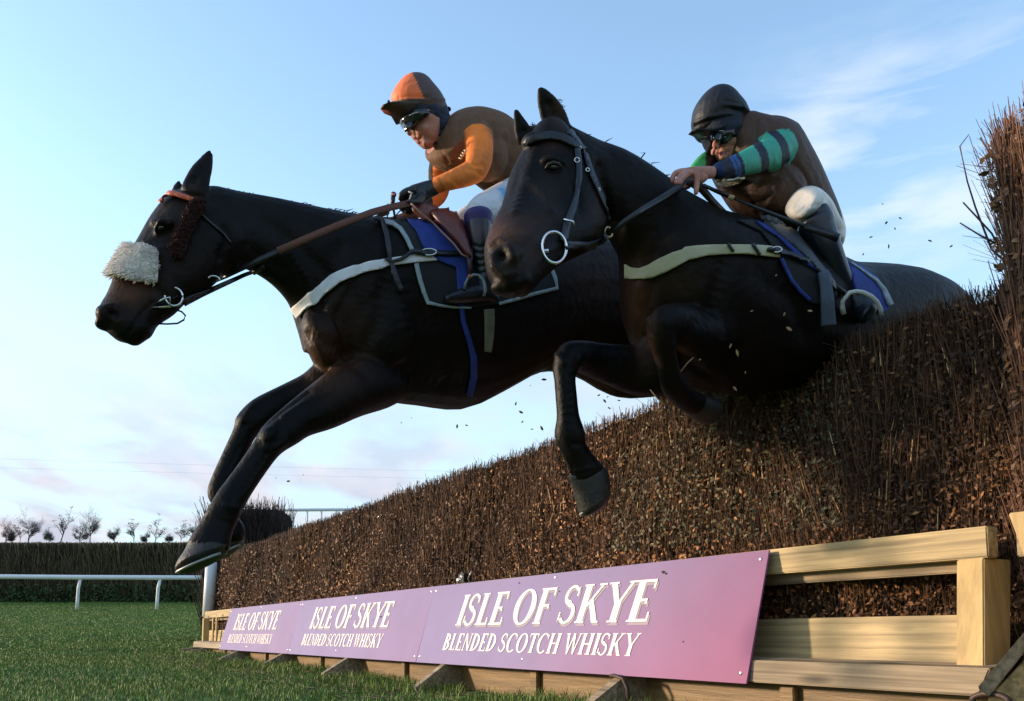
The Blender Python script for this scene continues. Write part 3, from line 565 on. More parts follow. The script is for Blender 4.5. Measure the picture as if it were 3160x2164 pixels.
# small camera clamped on the top of the boards
sx = thing('action_camera', 'small black camera with a metal bracket clamped on top of the nearest board', 'camera', FP(2.66, -.02, .668), None)
obj('housing', box8([FP(2.66, -.02, .672)+FD*a+FN*b+Vector((0, 0, c)) for c in (0, .055) for a, b in ((-.04, -.03), (.04, -.03), (.04, .03), (-.04, .03))]), mat('black_plastic', (.012, .013, .016), .3), sx)
obj('bracket', mk(tube3([FP(2.56, .0, .668), FP(2.58, .0, .69), FP(2.53, .0, .735)], .005)), screwm, sx); obj('lens', mk(ring3(FP(2.66, .012, .70), FD*.013, Vector((0, 0, .013)), .004)), mat('steel', (.7, .7, .72), .25, metal=1), sx)
obj('plate', box8([FP(2.69, .016, .68)+FD*a+FN*b+Vector((0, 0, c)) for c in (0, .018) for a, b in ((-.018, 0), (.018, 0), (.018, .004), (-.018, .004))], .001), MATS['steel'], sx)
# white end post
wp = mat('white_plastic', (.72, .72, .70), .4, var=.06, scale=3)
pz = thing('white_post', 'thick white end post at the far left end of the fence', 'post', FP(11.0, -.08, .15))
obj('post_shaft', mk(tube3([FP(11.03, -.08, .6), FP(10.99, -.08, 1.0), FP(10.95, -.08, 1.375)], [.085, .082, .08], 16)), wp, pz); obj('post_foot', box8([FP(11.08, -.12, .06), FP(10.98, -.12, .06), FP(10.98, -.03, .06), FP(11.08, -.03, .06), FP(11.08, -.12, .6), FP(10.98, -.12, .6), FP(10.98, -.03, .6), FP(11.08, -.03, .6)]), woodv, pz)

# ---- far side: low dark wing bush and white guard rail
def hair_bush(name, label, lo, hi, n, colr, th, top_ragged=.15, cat='hedge', core=(.02, .016, .012), hl=(.3, .8), grp=None, hairname='bush_twigs'):
    c = (Vector(lo)+Vector(hi))/2; root = thing(name, label, cat, (c.x, c.y, lo[2]), grp); bm = bmesh.new(); bmesh.ops.create_cube(bm, size=1)
    for _ in range(1): bmesh.ops.subdivide_edges(bm, edges=bm.edges[:], cuts=14, use_grid_fill=True)
    sz = Vector(hi)-Vector(lo)
    for v in bm.verts:
        p = Vector((v.co.x*sz.x, v.co.y*sz.y, (v.co.z+.5)*sz.z)); r = 1-max(0, (v.co.z*2)**6 if v.co.z > 0 else 0)*.12; p.x *= r; p.y *= r; nz = noise.noise(p*1.1+c)*.08*min(sz); v.co = Vector((c.x+p.x+nz, c.y+p.y+nz, lo[2]+p.z*(1+.04*noise.noise(Vector((p.x*.9, c.y, 3))))))
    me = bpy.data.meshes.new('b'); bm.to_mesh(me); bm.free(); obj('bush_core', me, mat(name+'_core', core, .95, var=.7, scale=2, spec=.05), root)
    x = rng.uniform(lo[0], hi[0], n); z0 = rng.uniform(0, .95, n)*sz.z; y = np.where(z0 > .85*sz.z, rng.uniform(lo[1], hi[1], n), lo[1]-rng.uniform(-.03, .12, n)*min(sz)); L = rng.uniform(*hl, n); L = np.minimum(L, (sz.z*(1+top_ragged*rng.normal(0, .3, n))-z0)).clip(.05)
    d_ = np.stack([rng.normal(0, .22, n), rng.normal(-.08, .15, n), np.ones(n)], 1); V, Fc, C = twigs(n, np.stack([x, y, z0+lo[2]], 1), d_, L, th*rng.uniform(.6, 1.5, n), np.array(colr)*rng.uniform(.35, 1.6, (n, 1))*np.array([1, 1, 1]))
    o_ = obj(hairname, mesh(V, Fc, fcols=C, smooth=False), twm, root); o_['kind'] = 'stuff'; return root
def W0(x, y, Z): return P(x, y, Z)
a = P(640, 1690, 16); b_ = P(868, 1572, 16)
hair_bush('dark_brush', 'short dark brush hedge beyond the far fence end beside the white guard rail', (a.x, 15.9, .2), (b_.x, 16.9, b_.z), 6000, (.05, .035, .03), .006, .25)
gr = thing('guard_rail', 'white tubular guard rail with slim uprights standing beyond the fence', 'rail', P(950, 1680, 20))
obj('rail_tube', mk(tube3([P(740, 1575, 20), P(1100, 1573, 20)], .034, 10)), wp, gr)
for x in (858, 903, 948, 992, 1038, 1080): obj('upright', mk(tube3([P(x, 1575, 20), P(x+1, 1720, 20)], .021, 8)), wp, gr)
# ---- running rail at the left
rr = thing('running_rail', 'white plastic running rail on curved posts in front of the boundary hedge', 'rail', P(240, 1884, 33))
rl = [P(-900, 1779, 33), P(-300, 1780, 33), P(0, 1780, 33), P(240, 1782, 33), P(490, 1783, 33), P(660, 1783, 33.4), P(760, 1783, 35)]
obj('top_rail', mk(tube3(rl, .085, 10)), wp, rr)
for x, Z, w_ in ((-600, 33, .06), (-245, 33, .06), (0-5, 33, .0), (240, 33, .06), (486, 33, .06), (557, 44, .06), (735, 33.5, .06)):
    if w_ == 0: continue
    yb = 1884 if Z < 40 else 1852; T_ = P(x+8, 1788, Z); B_ = P(x-3, yb+3, Z); M1 = P(x+2, 1815, Z)
    obj('rail_post', mk(tube3([B_, (B_+M1)/2, M1, T_+Vector((0, 0, 0))], [w_, w_, w_*.95, w_*.9], 8)), wp, rr)
# ---- boundary hedge
bh = hair_bush('boundary_hedge', 'long rough winter hedge running behind the white running rail', (-34, 38, 1.55), (-5, 40.5, 4.18), 30000, (.13, .105, .06), .022, .03, core=(.03, .028, .016), hl=(.4, 1.3))
n = 14000; x = rng.uniform(-34, -5, n); cols = np.array([.04, .075, .02])*rng.uniform(.4, 1.4, (n, 1)); L1 = leaves(n, np.stack([x, 37.9-rng.uniform(0, 1.0, n)**2, 1.6+rng.random(n)**2*.8], 1), .07*rng.uniform(.5, 1.5, n), cols)
o_ = obj('hedge_bottom_growth', mesh(*L1[:2], fcols=L1[2], smooth=False), lfm, bh); o_['kind'] = 'stuff'
# ---- trees on the hill
barkm = mat('bark', (.085, .07, .062), .9); pinem = mat('pine_foliage', attr=True, rough=.8, spec=.1)
def bare_tree(root, base, h, seed, lean=0, r0=.3, pine=False):
    R_ = random.Random(seed); V = []; Fc = []; TV = []
    def seg(p, d, L, r, lv):
        q = p+d*L; tv, tf = tube3([p, (p+q)/2+Vector((R_.uniform(-1, 1), 0, R_.uniform(-1, 1)))*L*.07, q], [r, r*.85, r*.7], 4); n = len(V); V.extend(tv); Fc.extend(tuple(i+n for i in f) for f in tf)
        if lv >= (3 if pine else 5): TV.append(q); return
        k = 4 if lv < 2 else 3
        for i in range(k):
            nd = (d+Vector((R_.uniform(-.25, .25), R_.uniform(-.2, .2), R_.uniform(0, .25)))).normalized() if i == 0 else (d+Vector((R_.choice((-1, 1))*R_.uniform(.5, 1.3), R_.uniform(-.7, .7), R_.uniform(-.3, .4)))*(.9 if not pine else .7)).normalized(); seg(q if i == 0 else p+d*L*R_.uniform(.4, 1), nd, L*(R_.uniform(.8, .95) if i == 0 else R_.uniform(.5, .8)), max(r*.6, .02), lv+1)
    d0 = Vector((lean, 0, 1)).normalized(); seg(base, d0, h*(.36 if pine else .22), r0, 0)
    zt = max(v[2] for v in V); k = h/(zt-base.z+(.4 if pine else .8)); V = [base+(Vector(v)-base)*k for v in V]; TV = [base+(p-base)*k for p in TV]
    obj('trunk', mk((V, Fc)), barkm, root)
    if pine:
        B = []
        for p in TV[::2]:
            for q in range(16): B.append(np.array(p)+np.array([R_.gauss(0, .38), R_.gauss(0, .4), R_.gauss(.05, .16)]))
        B = np.array(B); c = np.array([.022, .035, .02])*rng.uniform(.4, 1.5, (len(B), 1)); v, f, c = leaves(len(B), B, .15*rng.uniform(.5, 1.4, len(B)), c); obj('crown', mesh(v, f, fcols=c, smooth=False), pinem, root)
    else:
        n = len(TV)*5; B = np.repeat(np.array([tuple(p) for p in TV]), 5, axis=0); d = rng.normal(0, 1, (n, 3))+np.array([0, 0, .4]); v, f, c = twigs(n, B, d, rng.uniform(.3, .8, n), np.full(n, .011), np.tile([.12, .10, .09], (n, 1))); obj('crown', mesh(v, f, fcols=c, smooth=False), twm, root)
TR = [(20, 150, 0, 'bare tree nearest the left edge on the hill', 0), (62, 80, 0, 'small thin sapling between the two leftmost bare trees on the hill', 0), (112, 120, 1, 'tufted pine overlapping the left side of the round bare tree on the hill', 0), (168, 200, 0, 'broad round bare tree on the left part of the hill', 0), (372, 188, 1, 'pine leaning to the right on the hill, left of the largest bare tree', .28), (305, 100, 0, 'faint low bare tree left of the leaning pine on the hill', 0), (497, 130, 0, 'slim bare tree close to the left of the largest bare tree', 0), (565, 208, 0, 'largest bare tree on the hill with a wide crown', 0), (722, 105, 0, 'low spreading bare tree right of the largest one on the hill', 0), (850, 128, 1, 'flat topped small pine with a forked crown on the hill', 0), (985, 150, 1, 'upright tufted pine on the hill, right of the flat topped one', .1), (930, 75, 0, 'short bush-like bare tree between the two small pines', 0), (1150, 118, 1, 'dark pine on the hill just left of the hooves', 0), (1235, 150, 0, 'bare tree partly behind the front hoof of the leading horse', 0), (1075, 60, 0, 'tiny bare sapling left of the pine by the hooves', 0)]
for i, (x, h, pn, lab, ln) in enumerate(TR):
    sx_ = x*.48; g = P(sx_, 1672, 250); zb = float(gz(g.x, 250))-.2; hm = h*.48*250/FPX*1.3; root = thing('pine_tree' if pn else 'bare_tree', lab, 'tree', (g.x, 250, zb), 'trees on the far hill'); bare_tree(root, Vector((g.x, 250, zb)), hm*(1.0 if pn else 1.03), 40+i, ln, .08+.0006*h, bool(pn))
# ---- power lines
for k, (y0, y1) in enumerate(((1410, 1482), (1438, 1500))):
    pts = [P(-200+3300*i/20, y0+(y1-y0)*i/20+10*math.sin(i/20*math.pi), 160) for i in range(21)]
    tag(obj('power_line', mk(tube3(pts, .012, 4)), mat('cable', (.5, .5, .55), .6)), ['upper thin overhead cable crossing the low sky', 'lower thin overhead cable crossing the low sky'][k], 'cable', 'overhead cables')
# ================================================================ HORSES
BLK = (.0062, .0040, .0032); BRN = (.085, .034, .015); TAN = (.10, .045, .02)
coat = mat('dark_bay_coat', attr=True, rough=.5, var=.5, scale=9, bump=.5, bscale=34, spec=.13)
hoofm = mat('hoof_horn', (.022, .018, .014), .5, var=.45, scale=30, bump=.3, bscale=80, spec=.4)
steel = MATS['steel']; shoem = mat('worn_shoe', (.30, .30, .28), .45, metal=.6)
blackl = mat('black_leather', (.010, .010, .012), .38, bump=.2, bscale=150, spec=.5); eyem = mat('wet_eye', (.006, .004, .004), .04, spec=.9, coat=1)
brownr = mat('brown_rubber_grip', (.13, .042, .02), .6, bump=.5, bscale=200); browl = mat('tan_leather', (.14, .03, .018), .38, bump=.15, bscale=120, spec=.5)
whitew = mat('white_webbing', (.75, .74, .76), .65, var=.10, scale=14, bump=.25, bscale=150); cream = mat('cream_leather', (.46, .44, .27), .6, var=.12, scale=12, bump=.2, bscale=150)
bluec = mat('blue_cloth', (.015, .04, .24), .75, var=.3, scale=14, bump=.3, bscale=60); blkc = mat('black_cloth', (.012, .013, .016), .85, bump=.5, bscale=300); palee = mat('pale_piping', (.30, .36, .38), .7, var=.2, scale=40)
hairm = mat('black_mane', (.008, .007, .007), .5)
def hairs(specs):
    """specs: (p0, p1, p2, r) fine tapering strands"""
    V, Fc = [], []
    for p0, p1, p2, r in specs:
        v, f = tube3([p0, p1, p2], [r, r*.8, r*.2], 3); n = len(V); V += v; Fc += [tuple(i+n for i in q) for q in f]
    return mk((V, Fc))
def fluff(tree, fr, poly, n, ln, r, zfb=None, droop=(0, 0, -.2), seed=3, inset=0, offz=.01):
    R_ = random.Random(seed); xs = [p[0] for p in poly]; ys = [p[1] for p in poly]; sp = []
    while len(sp) < n:
        x, y = R_.uniform(min(xs), max(xs)), R_.uniform(min(ys), max(ys)); ins = False; j = len(poly)-1
        for i in range(len(poly)):
            if (poly[i][1] > y) != (poly[j][1] > y) and x < (poly[j][0]-poly[i][0])*(y-poly[i][1])/(poly[j][1]-poly[i][1])+poly[i][0]: ins = not ins
            j = i
        if not ins: continue
        h, nr = hit(tree, *S(fr, x, y), zfb); nr = (nr-FWD*.3).normalized()
        d = (nr+Vector([R_.gauss(0, .5) for _ in range(3)])).normalized(); p = h+nr*offz; q = p+d*ln*.6+Vector([R_.gauss(0, .2) for _ in range(3)])*ln*.5; e = q+(d*.5+Vector(droop)+Vector([R_.gauss(0, .4) for _ in range(3)])).normalized()*ln*.6; sp.append((p, q, e, r))
    return hairs(sp)

# ---------------- leading horse (left)
H1 = thing('racehorse', 'leading dark bay racehorse with a white sheepskin noseband, both forelegs reaching down over the fence', 'horse', P(1180, 960, 4.5))
head1 = AB(F1, [(290, 1395, 520, 1500, -.01, .045), (236, 1318, 592, 1440, -.01, .065), (262, 1242, 618, 1400, 0, .072), (300, 1180, 650, 1350, 0, .072), (350, 1060, 760, 1280, 0, .075), (415, 950, 855, 1185, 0, .082), (490, 835, 960, 1130, 0, .090), (560, 712, 1060, 1050, 0, .098), (615, 622, 1110, 980, 0, .105), (690, 525, 1165, 930, 0, .108), (780, 458, 1235, 905, 0, .105), (900, 425, 1290, 925, 0, .10)], D1, inf=.0035)
neck1 = AB(F0, [(400, 470, 480, 640, 0, .09), (458, 430, 545, 603, 0, .10), (540, 440, 588, 618, 0, .095), (620, 452, 635, 655, 0, .10), (700, 468, 665, 695, .01, .13), (780, 483, 678, 745, .02, .18), (850, 494, 690, 800, .02, .22)], D1, inf=.0035)
trunk1 = AB(F0, [(800, 500, 690, 752, .02, .17), (850, 494, 704, 805, .02, .22), (905, 500, 745, 862, .02, .25), (980, 505, 855, 905, .02, .275), (1050, 515, 945, 919, .02, .29), (1130, 525, 1045, 928, .02, .30), (1210, 532, 1120, 893, .02, .30), (1300, 538, 1215, 845, .02, .29), (1400, 548, 1310, 852, .02, .27), (1490, 585, 1400, 900, .02, .24), (1560, 650, 1480, 900, .02, .18)], D1, inf=.0035)
legn = AB(F5, [(1200, 100, 1500, 440, -.06, .10), (1110, 230, 1420, 480, -.12, .10), (960, 355, 1255, 532, -.15, .085), (830, 455, 1070, 618, -.15, .07), (722, 545, 915, 668, -.15, .058), (625, 635, 830, 722, -.15, .048), (578, 712, 735, 780, -.15, .045), (520, 800, 668, 858, -.15, .036), (415, 945, 570, 1000, -.15, .034), (345, 1040, 512, 1095, -.15, .042), (296, 1120, 470, 1185, -.15, .044), (240, 1220, 430, 1270, -.15, .038), (190, 1300, 415, 1340, -.15, .046), (160, 1350, 410, 1378, -.15, .052)], D1, inf=.0035)
legf = AB(F5, [(1080, 190, 1140, 430, .10, .09), (945, 252, 1010, 450, .12, .075), (862, 318, 935, 480, .14, .062), (700, 400, 800, 540, .15, .052), (552, 478, 690, 605, .15, .048), (462, 575, 605, 655, .15, .046), (445, 645, 555, 715, .15, .040), (385, 775, 500, 840, .15, .032), (305, 955, 440, 1010, .15, .036), (286, 1035, 430, 1090, .15, .040), (310, 1110, 455, 1170, .15, .038), (320, 1220, 500, 1240, .12, .044), (310, 1290, 503, 1310, .12, .05)], D1, inf=.0035)
ear1 = CR(F1, [(905, 450, 92, -.05, .5), (925, 380, 86, -.05, .45), (955, 300, 72, -.05, .42), (987, 235, 52, -.05, .4), (1010, 180, 28, -.05, .5), (1018, 152, 10, -.05)], D1, inf=.0035)
ear1b = CR(F1, [(800, 450, 50, .07, .5), (797, 405, 38, .07, .4), (798, 375, 16, .07, .4), (797, 357, 5, .07)], D1, inf=.0035)
hl1 = CR(F0, [(1500, 760, 130, -.02, .8), (1560, 830, 95, -.05), (1600, 900, 62, -.05), (1640, 960, 48, -.05), (1665, 1040, 34, -.05), (1668, 1120, 34, -.05), (1680, 1170, 44, -.05)], lambda x: D1(x)+.0)
hl2 = CR(F0, [(1480, 760, 130, .2, .8), (1540, 830, 90, .22), (1570, 900, 60, .22), (1610, 960, 46, .22), (1640, 1030, 34, .22), (1645, 1100, 40, .22)], D1, inf=.0035)
tail1 = CR(F0, [(1585, 660, 20, 0), (1640, 690, 30, 0), (1690, 760, 38, 0), (1710, 850, 34, 0), (1715, 920, 10, 0)], D1, inf=.0035)
ex1 = [BL(F1, 880, 900, D1, -.045, 230, 190, .055, .6), BL(F1, 1020, 890, D1, -.03, 110, 130, .05), BL(F1, 690, 680, D1, -.07, 75, 42, .035, .5), BL(F1, 300, 1290, D1, -.04, 85, 70, .04), BL(F1, 450, 1450, D1, 0, 115, 50, .05, -.05), BL(F1, 270, 1370, D1, 0, 50, 40, .05), BL(F0, 830, 700, D1, -.13, 100, 150, .09, .5), BL(F0, 735, 770, D1, -.06, 45, 75, .13, .35), BL(F5, 660, 700, D1, -.155, 88, 66, .052, 1.0), BL(F5, 520, 600, D1, .15, 70, 60, .05)]
b1 = union([head1, neck1, trunk1, legn, legf, ear1, ear1b, hl1, hl2]+ex1, .0078, 5); T1_ = bvh(b1)
sculpt(b1, T1_, [(F1, (345, 1290), .020, -.022), (F1, ((385, 1235), (400, 1290), (375, 1345)), .011, .008), (F1, ((300, 1235), (340, 1225), (385, 1235)), .010, .006), (F1, ((610, 1215), (540, 1290), (480, 1370), (455, 1420)), .007, -.008), (F1, (680, 690), .022, -.010), (F1, ((620, 650), (680, 640), (735, 660)), .012, .010), (F1, ((560, 900), (680, 830), (780, 790)), .012, .008), (F1, ((1090, 900), (1130, 800), (1120, 700)), .02, -.012), (F1, ((560, 1010), (640, 1120), (700, 1180)), .018, -.007), (F1, (905, 350), .02, -.014), (F1, (960, 290), .018, -.010),
    (F0, ((770, 560), (735, 640), (725, 700)), .03, -.014), (F0, ((880, 600), (860, 720), (820, 800)), .035, -.012), (F0, ((700, 760), (760, 790), (830, 850)), .03, -.014), (F0, ((740, 700), (760, 760)), .03, .012), (F0, ((600, 500), (680, 560), (740, 620)), .03, -.010), (F0, ((560, 560), (640, 610)), .02, -.007), (F5, ((900, 420), (760, 520), (660, 600)), .015, -.006), (F5, ((640, 800), (500, 1010)), .008, -.007), (F5, ((560, 880), (430, 1060)), .007, -.004), (F5, ((690, 640), (650, 700), (640, 760)), .018, .006), (F5, ((700, 760), (760, 730)), .012, .006), (F5, ((400, 1110), (470, 1130)), .014, .007), (F5, ((260, 1180), (420, 1220)), .008, -.004), (F5, ((1120, 560), (900, 620)), .012, -.006), (F5, ((1050, 400), (850, 500), (740, 570)), .012, .006), (F5, ((540, 520), (500, 590)), .014, .006), (F5, ((470, 760), (400, 900)), .008, -.005), (F5, ((190, 1330), (400, 1375)), .006, .004), (F0, ((650, 560), (700, 640), (715, 690)), .012, .006), (F0, ((840, 560), (900, 640), (930, 760)), .03, .008), (F0, ((960, 700), (1000, 780), (1010, 860)), .02, -.006), (F0, ((1040, 700), (1070, 800)), .02, -.005), (F0, ((900, 840), (1000, 870), (1100, 860)), .03, -.008)])
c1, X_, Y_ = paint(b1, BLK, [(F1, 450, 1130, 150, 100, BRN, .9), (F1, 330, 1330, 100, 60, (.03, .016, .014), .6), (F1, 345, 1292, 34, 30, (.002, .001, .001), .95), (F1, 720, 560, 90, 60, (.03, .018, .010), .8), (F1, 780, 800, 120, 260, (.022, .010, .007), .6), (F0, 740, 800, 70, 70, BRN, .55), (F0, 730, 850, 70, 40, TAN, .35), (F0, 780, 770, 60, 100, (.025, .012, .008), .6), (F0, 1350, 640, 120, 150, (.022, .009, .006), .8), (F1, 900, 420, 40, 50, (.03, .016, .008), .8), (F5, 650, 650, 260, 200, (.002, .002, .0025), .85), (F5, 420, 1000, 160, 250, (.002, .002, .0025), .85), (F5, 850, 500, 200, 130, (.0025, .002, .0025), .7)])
setcol(b1, c1); o_b1 = obj('body', b1, coat, H1)
H1o = H1
obj('tail', mk(tail1), hairm, H1)
for nm, st in (('hoof', [(168, 1345, 415, 1365, -.15, .052), (140, 1410, 410, 1362, -.15, .056), (102, 1480, 400, 1372, -.15, .062), (90, 1512, 392, 1380, -.15, .064)]), ('hoof', [(330, 1290, 497, 1300, .15, .044), (318, 1370, 500, 1312, .15, .05), (305, 1440, 498, 1330, .15, .056)])):
    hf = obj(nm, mk(AB(F5, st, D1, inf=.002)), hoofm, H1); e = st[-1]; A = S(F5, e[0]-2, e[1]+4); B = S(F5, e[2], e[3]+6); Z = D1((A[0]+B[0])/2)+e[4]; a, b = P(*A, Z), P(*B, Z)
    obj('horseshoe', mk(ring3((a+b)/2+Vector((.004, 0, -.006)), (a-b)/2*1.0, FWD*e[5]*.95, .0055, 24, -2.6, 2.6)), shoem, hf)
ew = hit(bvh(b1), *S(F1, 678, 692)); obj('eye', mk(BL(F1, 678, 692, lambda x: proj(ew[0])[2], .008, 30, 20, .017, .15)), eyem, H1)
# mane: short plaits along the crest and stray hairs at the withers
R_ = random.Random(5); sp = []
for i in range(70):
    u = i/70; x = 470+(900-470)*u; y = 428+10*u+ (12*math.sin(u*2.5)) + 52*u**1.3-4; Z = D1(x*1.3603)+R_.uniform(-.04, .02); p = P(*S(F0, x, y+9), Z); k = .010+.012*R_.random(); k *= 3.4 if (u > .86 and R_.random() < .35) else 1
    sp.append((p, p+UPV*k*.7+RT*k*R_.uniform(.1, .9), p+UPV*k*R_.uniform(.3, 1.1)+RT*k*R_.uniform(.6, 1.7), .0035))
for i in range(12):
    u = i/11; x = 470+330*u; y = 433+10*u+(12*math.sin(u*2))+30*u**1.3; b_ = P(*S(F0, x, y+5), D1(x*1.36)); sp.append((b_-RT*.012, b_+UPV*.010, b_+RT*.014, .010))
obj('mane', hairs(sp), hairm, H1)
T1_ = bvh(b1)
# bridle
br = obj('bridle', mk(strap(T1_, F1, [(905, 505), (925, 540), (960, 600), (1050, 680), (1120, 740), (1170, 800)], 15)), blackl, H1)
obj('browband', mk(strap(T1_, F1, [(683, 520), (692, 482), (725, 464), (790, 468), (850, 488), (905, 508)], 28, .012, .008, D1(500))), mat('orange_browband', (.55, .10, .03), .5, var=.5, scale=90), br)
obj('headpiece', mk(strap(T1_, F1, [(750, 450), (830, 445), (900, 500)], 20, .006, .006)), blackl, br)
pol = [(400, 842), (450, 832), (520, 838), (590, 848), (660, 862), (660, 960), (652, 1072), (590, 1076), (530, 1070), (450, 1045), (395, 1040), (352, 1052), (322, 1030), (338, 980), (362, 920)]
nb = obj('sheepskin_noseband', mk(patch(T1_, F1, pol, .006, .022, D1(450), 8, .012)), mat('sheepskin', (.95, .86, .76), .95, var=.2, scale=60, bump=1, bscale=90), br)
obj('fleece', fluff(bvh(nb.data) if False else T1_, F1, pol, 5200, .021, .0021, D1(450), offz=.024, droop=(-.9, 0, -.5)), MATS['sheepskin'], nb)
pol = [(895, 532), (980, 525), (975, 580), (930, 640), (905, 700), (870, 760), (850, 850), (820, 900), (775, 905), (745, 850), (790, 760), (830, 690), (860, 610)]
cpk = obj('sheepskin_cheekpiece', mk(patch(T1_, F1, pol, .004, .014, None, 8, .01)), mat('maroon_fleece', (.050, .011, .008), .95, var=.4, scale=60, bump=1, bscale=90), br); obj('fleece', fluff(T1_, F1, pol, 1500, .018, .0035, None, offz=.022, seed=8), MATS['maroon_fleece'], cpk)
c0 = P(*S(F1, 765, 1172), D1(540)-.09); obj('bit_ring', mk(ring3(c0, RT*.030+FWD*.008, UPV*.034, .0045)), steel, br)
obj('bit_cheek', mk(tube3([P(*S(F1, 640, 1220), D1(480)-.085), P(*S(F1, 700, 1185), D1(480)-.095), P(*S(F1, 735, 1175), D1(500)-.1), P(*S(F1, 740, 1240), D1(500)-.09), P(*S(F1, 610, 1250), D1(480)-.085)], .0045)), steel, br)
obj('curb_loop', mk(tube3([P(*S(F1, x, y), D1(520)-.05) for x, y in ((660, 1362), (720, 1364), (790, 1360), (835, 1335), (846, 1305), (820, 1278), (790, 1268), (740, 1262))], .0035)), blackl, br)
zr = D1(540)-.09
def ribbon3(pts, wd, th=.004):
    """flat strap through space: pts 3D, width mostly in picture-vertical"""
    V = []; n = len(pts)
    for i, p in enumerate(pts):
        T = (pts[min(i+1, n-1)]-pts[max(i-1, 0)]).normalized(); a = T.cross(FWD).normalized(); w_ = wd if not isinstance(wd, (list, tuple)) else wd[i]; b = T.cross(a).normalized()
        V += [p-a*w_/2-b*th/2, p+a*w_/2-b*th/2, p+a*w_/2+b*th/2, p-a*w_/2+b*th/2]
    Fc = [(0, 1, 2, 3), tuple(4*(n-1)+k for k in (3, 2, 1, 0))]+[(4*i+k, 4*i+(k+1) % 4, 4*i+4+(k+1) % 4, 4*i+4+k) for i in range(n-1) for k in range(4)]; return V, Fc
sr = [(540, 918, zr), (600, 890, 3.78), (700, 850, 3.56), (780, 812, 3.48), (858, 775, 3.46)]
rein = obj('reins', mk(ribbon3([P(*q) for q in sr], .021)), blackl, H1)
obj('rein_grip', mk(ribbon3([P(858, 775, 3.46), P(950, 735, 3.49), P(1050, 693, 3.53), P(1150, 655, 3.60), P(1205, 640, 3.67), P(1262, 628, 3.73)], .027, .007)), brownr, rein)
obj('far_rein', mk(ribbon3([P(545, 905, zr+.16), P(640, 860, zr+.16), P(760, 825, 4.05), P(1000, 740, 4.1), P(1200, 655, 4.1)], .016)), blackl, rein)
obj('far_rein_grip', mk(ribbon3([P(1150, 690, 3.95), P(1210, 690, 3.95), P(1262, 672, 3.95), P(1290, 650, 3.95)], .05, .02)), brownr, rein)
mg = obj('martingale', mk(strap(T1_, F1, [(830, 1215), (900, 1180), (960, 1155), (1050, 1115), (1160, 1065), (1260, 1020), (1330, 995), (1400, 960)], [60, 56, 44, 38, 34, 30, 28, 26], .004, .008, D1(620)-.02)), blackl, H1)
obj('martingale_ring', mk(ring3(P(*S(F1, 1045, 1060), D1(650)-.09), RT*.022+FWD*.006, UPV*.018, .0035, 18, .2, 2.7)), steel, mg)
# breastgirth, number cloth, saddle
def bothways(up, lo): return up+lo[::-1]
gp = bothways([(902, 950), (925, 930), (948, 910), (975, 888), (1003, 868), (1050, 838), (1090, 822), (1126, 813), (1191, 798), (1231, 795), (1302, 785), (1350, 798)], [(922, 982), (945, 960), (966, 948), (985, 932), (1003, 914), (1050, 873), (1090, 855), (1126, 842), (1206, 822), (1276, 813), (1352, 806)])
bg_ = obj('breast_girth', mk(patch(T1_, (0, 0, 1), gp, .012, .006, D1(1000), 7)), whitew, H1)
obj('girth_strap', mk(strap(T1_, F2, [(362, 1195), (410, 1218), (470, 1200), (530, 1160), (610, 1166), (680, 1168), (760, 1172), (860, 1172)], [12, 20, 20, 22, 34, 26, 24, 24], .026, .005)), blackl, bg_)
obj('neck_strap', mk(strap(T1_, F2, [(300, 966), (355, 975), (378, 1050), (390, 1130), (400, 1200), (430, 1290), (470, 1392)], [14, 26, 26, 30, 26, 26, 24], .024, .005)), blackl, bg_)
obj('girth_buckle', mk(ring3((hit(T1_, *S(F2, 650, 1168))[0])-FWD*.04, RT*.03, UPV*.013, .003)), steel, bg_)
ncp = [(330, 968), (375, 972), (470, 950), (540, 940), (700, 960), (900, 1180), (1150, 1240), (1385, 1245), (1430, 1375), (1250, 1425), (1080, 1466), (930, 1490), (780, 1488), (630, 1460), (590, 1330), (560, 1215), (540, 1140), (470, 1020)]
nc = obj('number_cloth', mk(patch(T1_, F2, ncp, .004, .005, None, 8)), blkc, H1)
obj('cloth_piping', mk(strap(T1_, F2, [(355, 972), (420, 985), (465, 1015), (505, 1075), (540, 1150)], 24, .012, .004)), palee, nc); obj('cloth_piping', mk(strap(T1_, F2, [(562, 1225), (585, 1320), (610, 1400), (635, 1462), (700, 1478), (780, 1490), (900, 1494)], [26, 26, 24, 24, 16, 14, 10], .012, .004)), palee, nc)
obj('cloth_piping', mk(strap(T1_, F2, [(1070, 1470), (1180, 1440), (1300, 1405), (1425, 1374), (1412, 1310), (1385, 1245)], [18, 22, 22, 22, 22, 20], .012, .004)), palee, nc)
obj('blue_panel', mk(patch(T1_, F2, [(492, 948), (600, 944), (720, 1000), (850, 1150), (888, 1205), (884, 1290), (868, 1400), (815, 1420), (806, 1250), (740, 1228), (690, 1205), (640, 1160), (605, 1130), (560, 1030)], .014, .005, None, 8)), bluec, nc)
sad = obj('saddle', mk(patch(T1_, F2, [(538, 880), (560, 860), (610, 852), (680, 862), (740, 905), (790, 965), (830, 1040), (860, 1130), (880, 1210), (850, 1195), (800, 1130), (740, 1070), (670, 1000), (600, 950), (548, 905)], .05, .02, D1(1320)-.24, 7, .01)), browl, H1)
obj('saddle_piping', mk(tube3([(hit(T1_, *S(F2, x, y), D1(1320)-.24)[0] or Vector())-FWD*.07 for x, y in ((545, 890), (600, 945), (670, 1000), (740, 1070), (800, 1130), (850, 1195), (880, 1212))], .004)), mat('pink_piping', (.35, .17, .13), .6), sad)
obj('saddle_flap', mk(patch(T1_, F2, [(790, 990), (880, 1000), (900, 1180), (890, 1290), (868, 1210), (840, 1080)], .03, .012, None, 8)), mat('dark_leather', (.03, .012, .012), .45), sad)
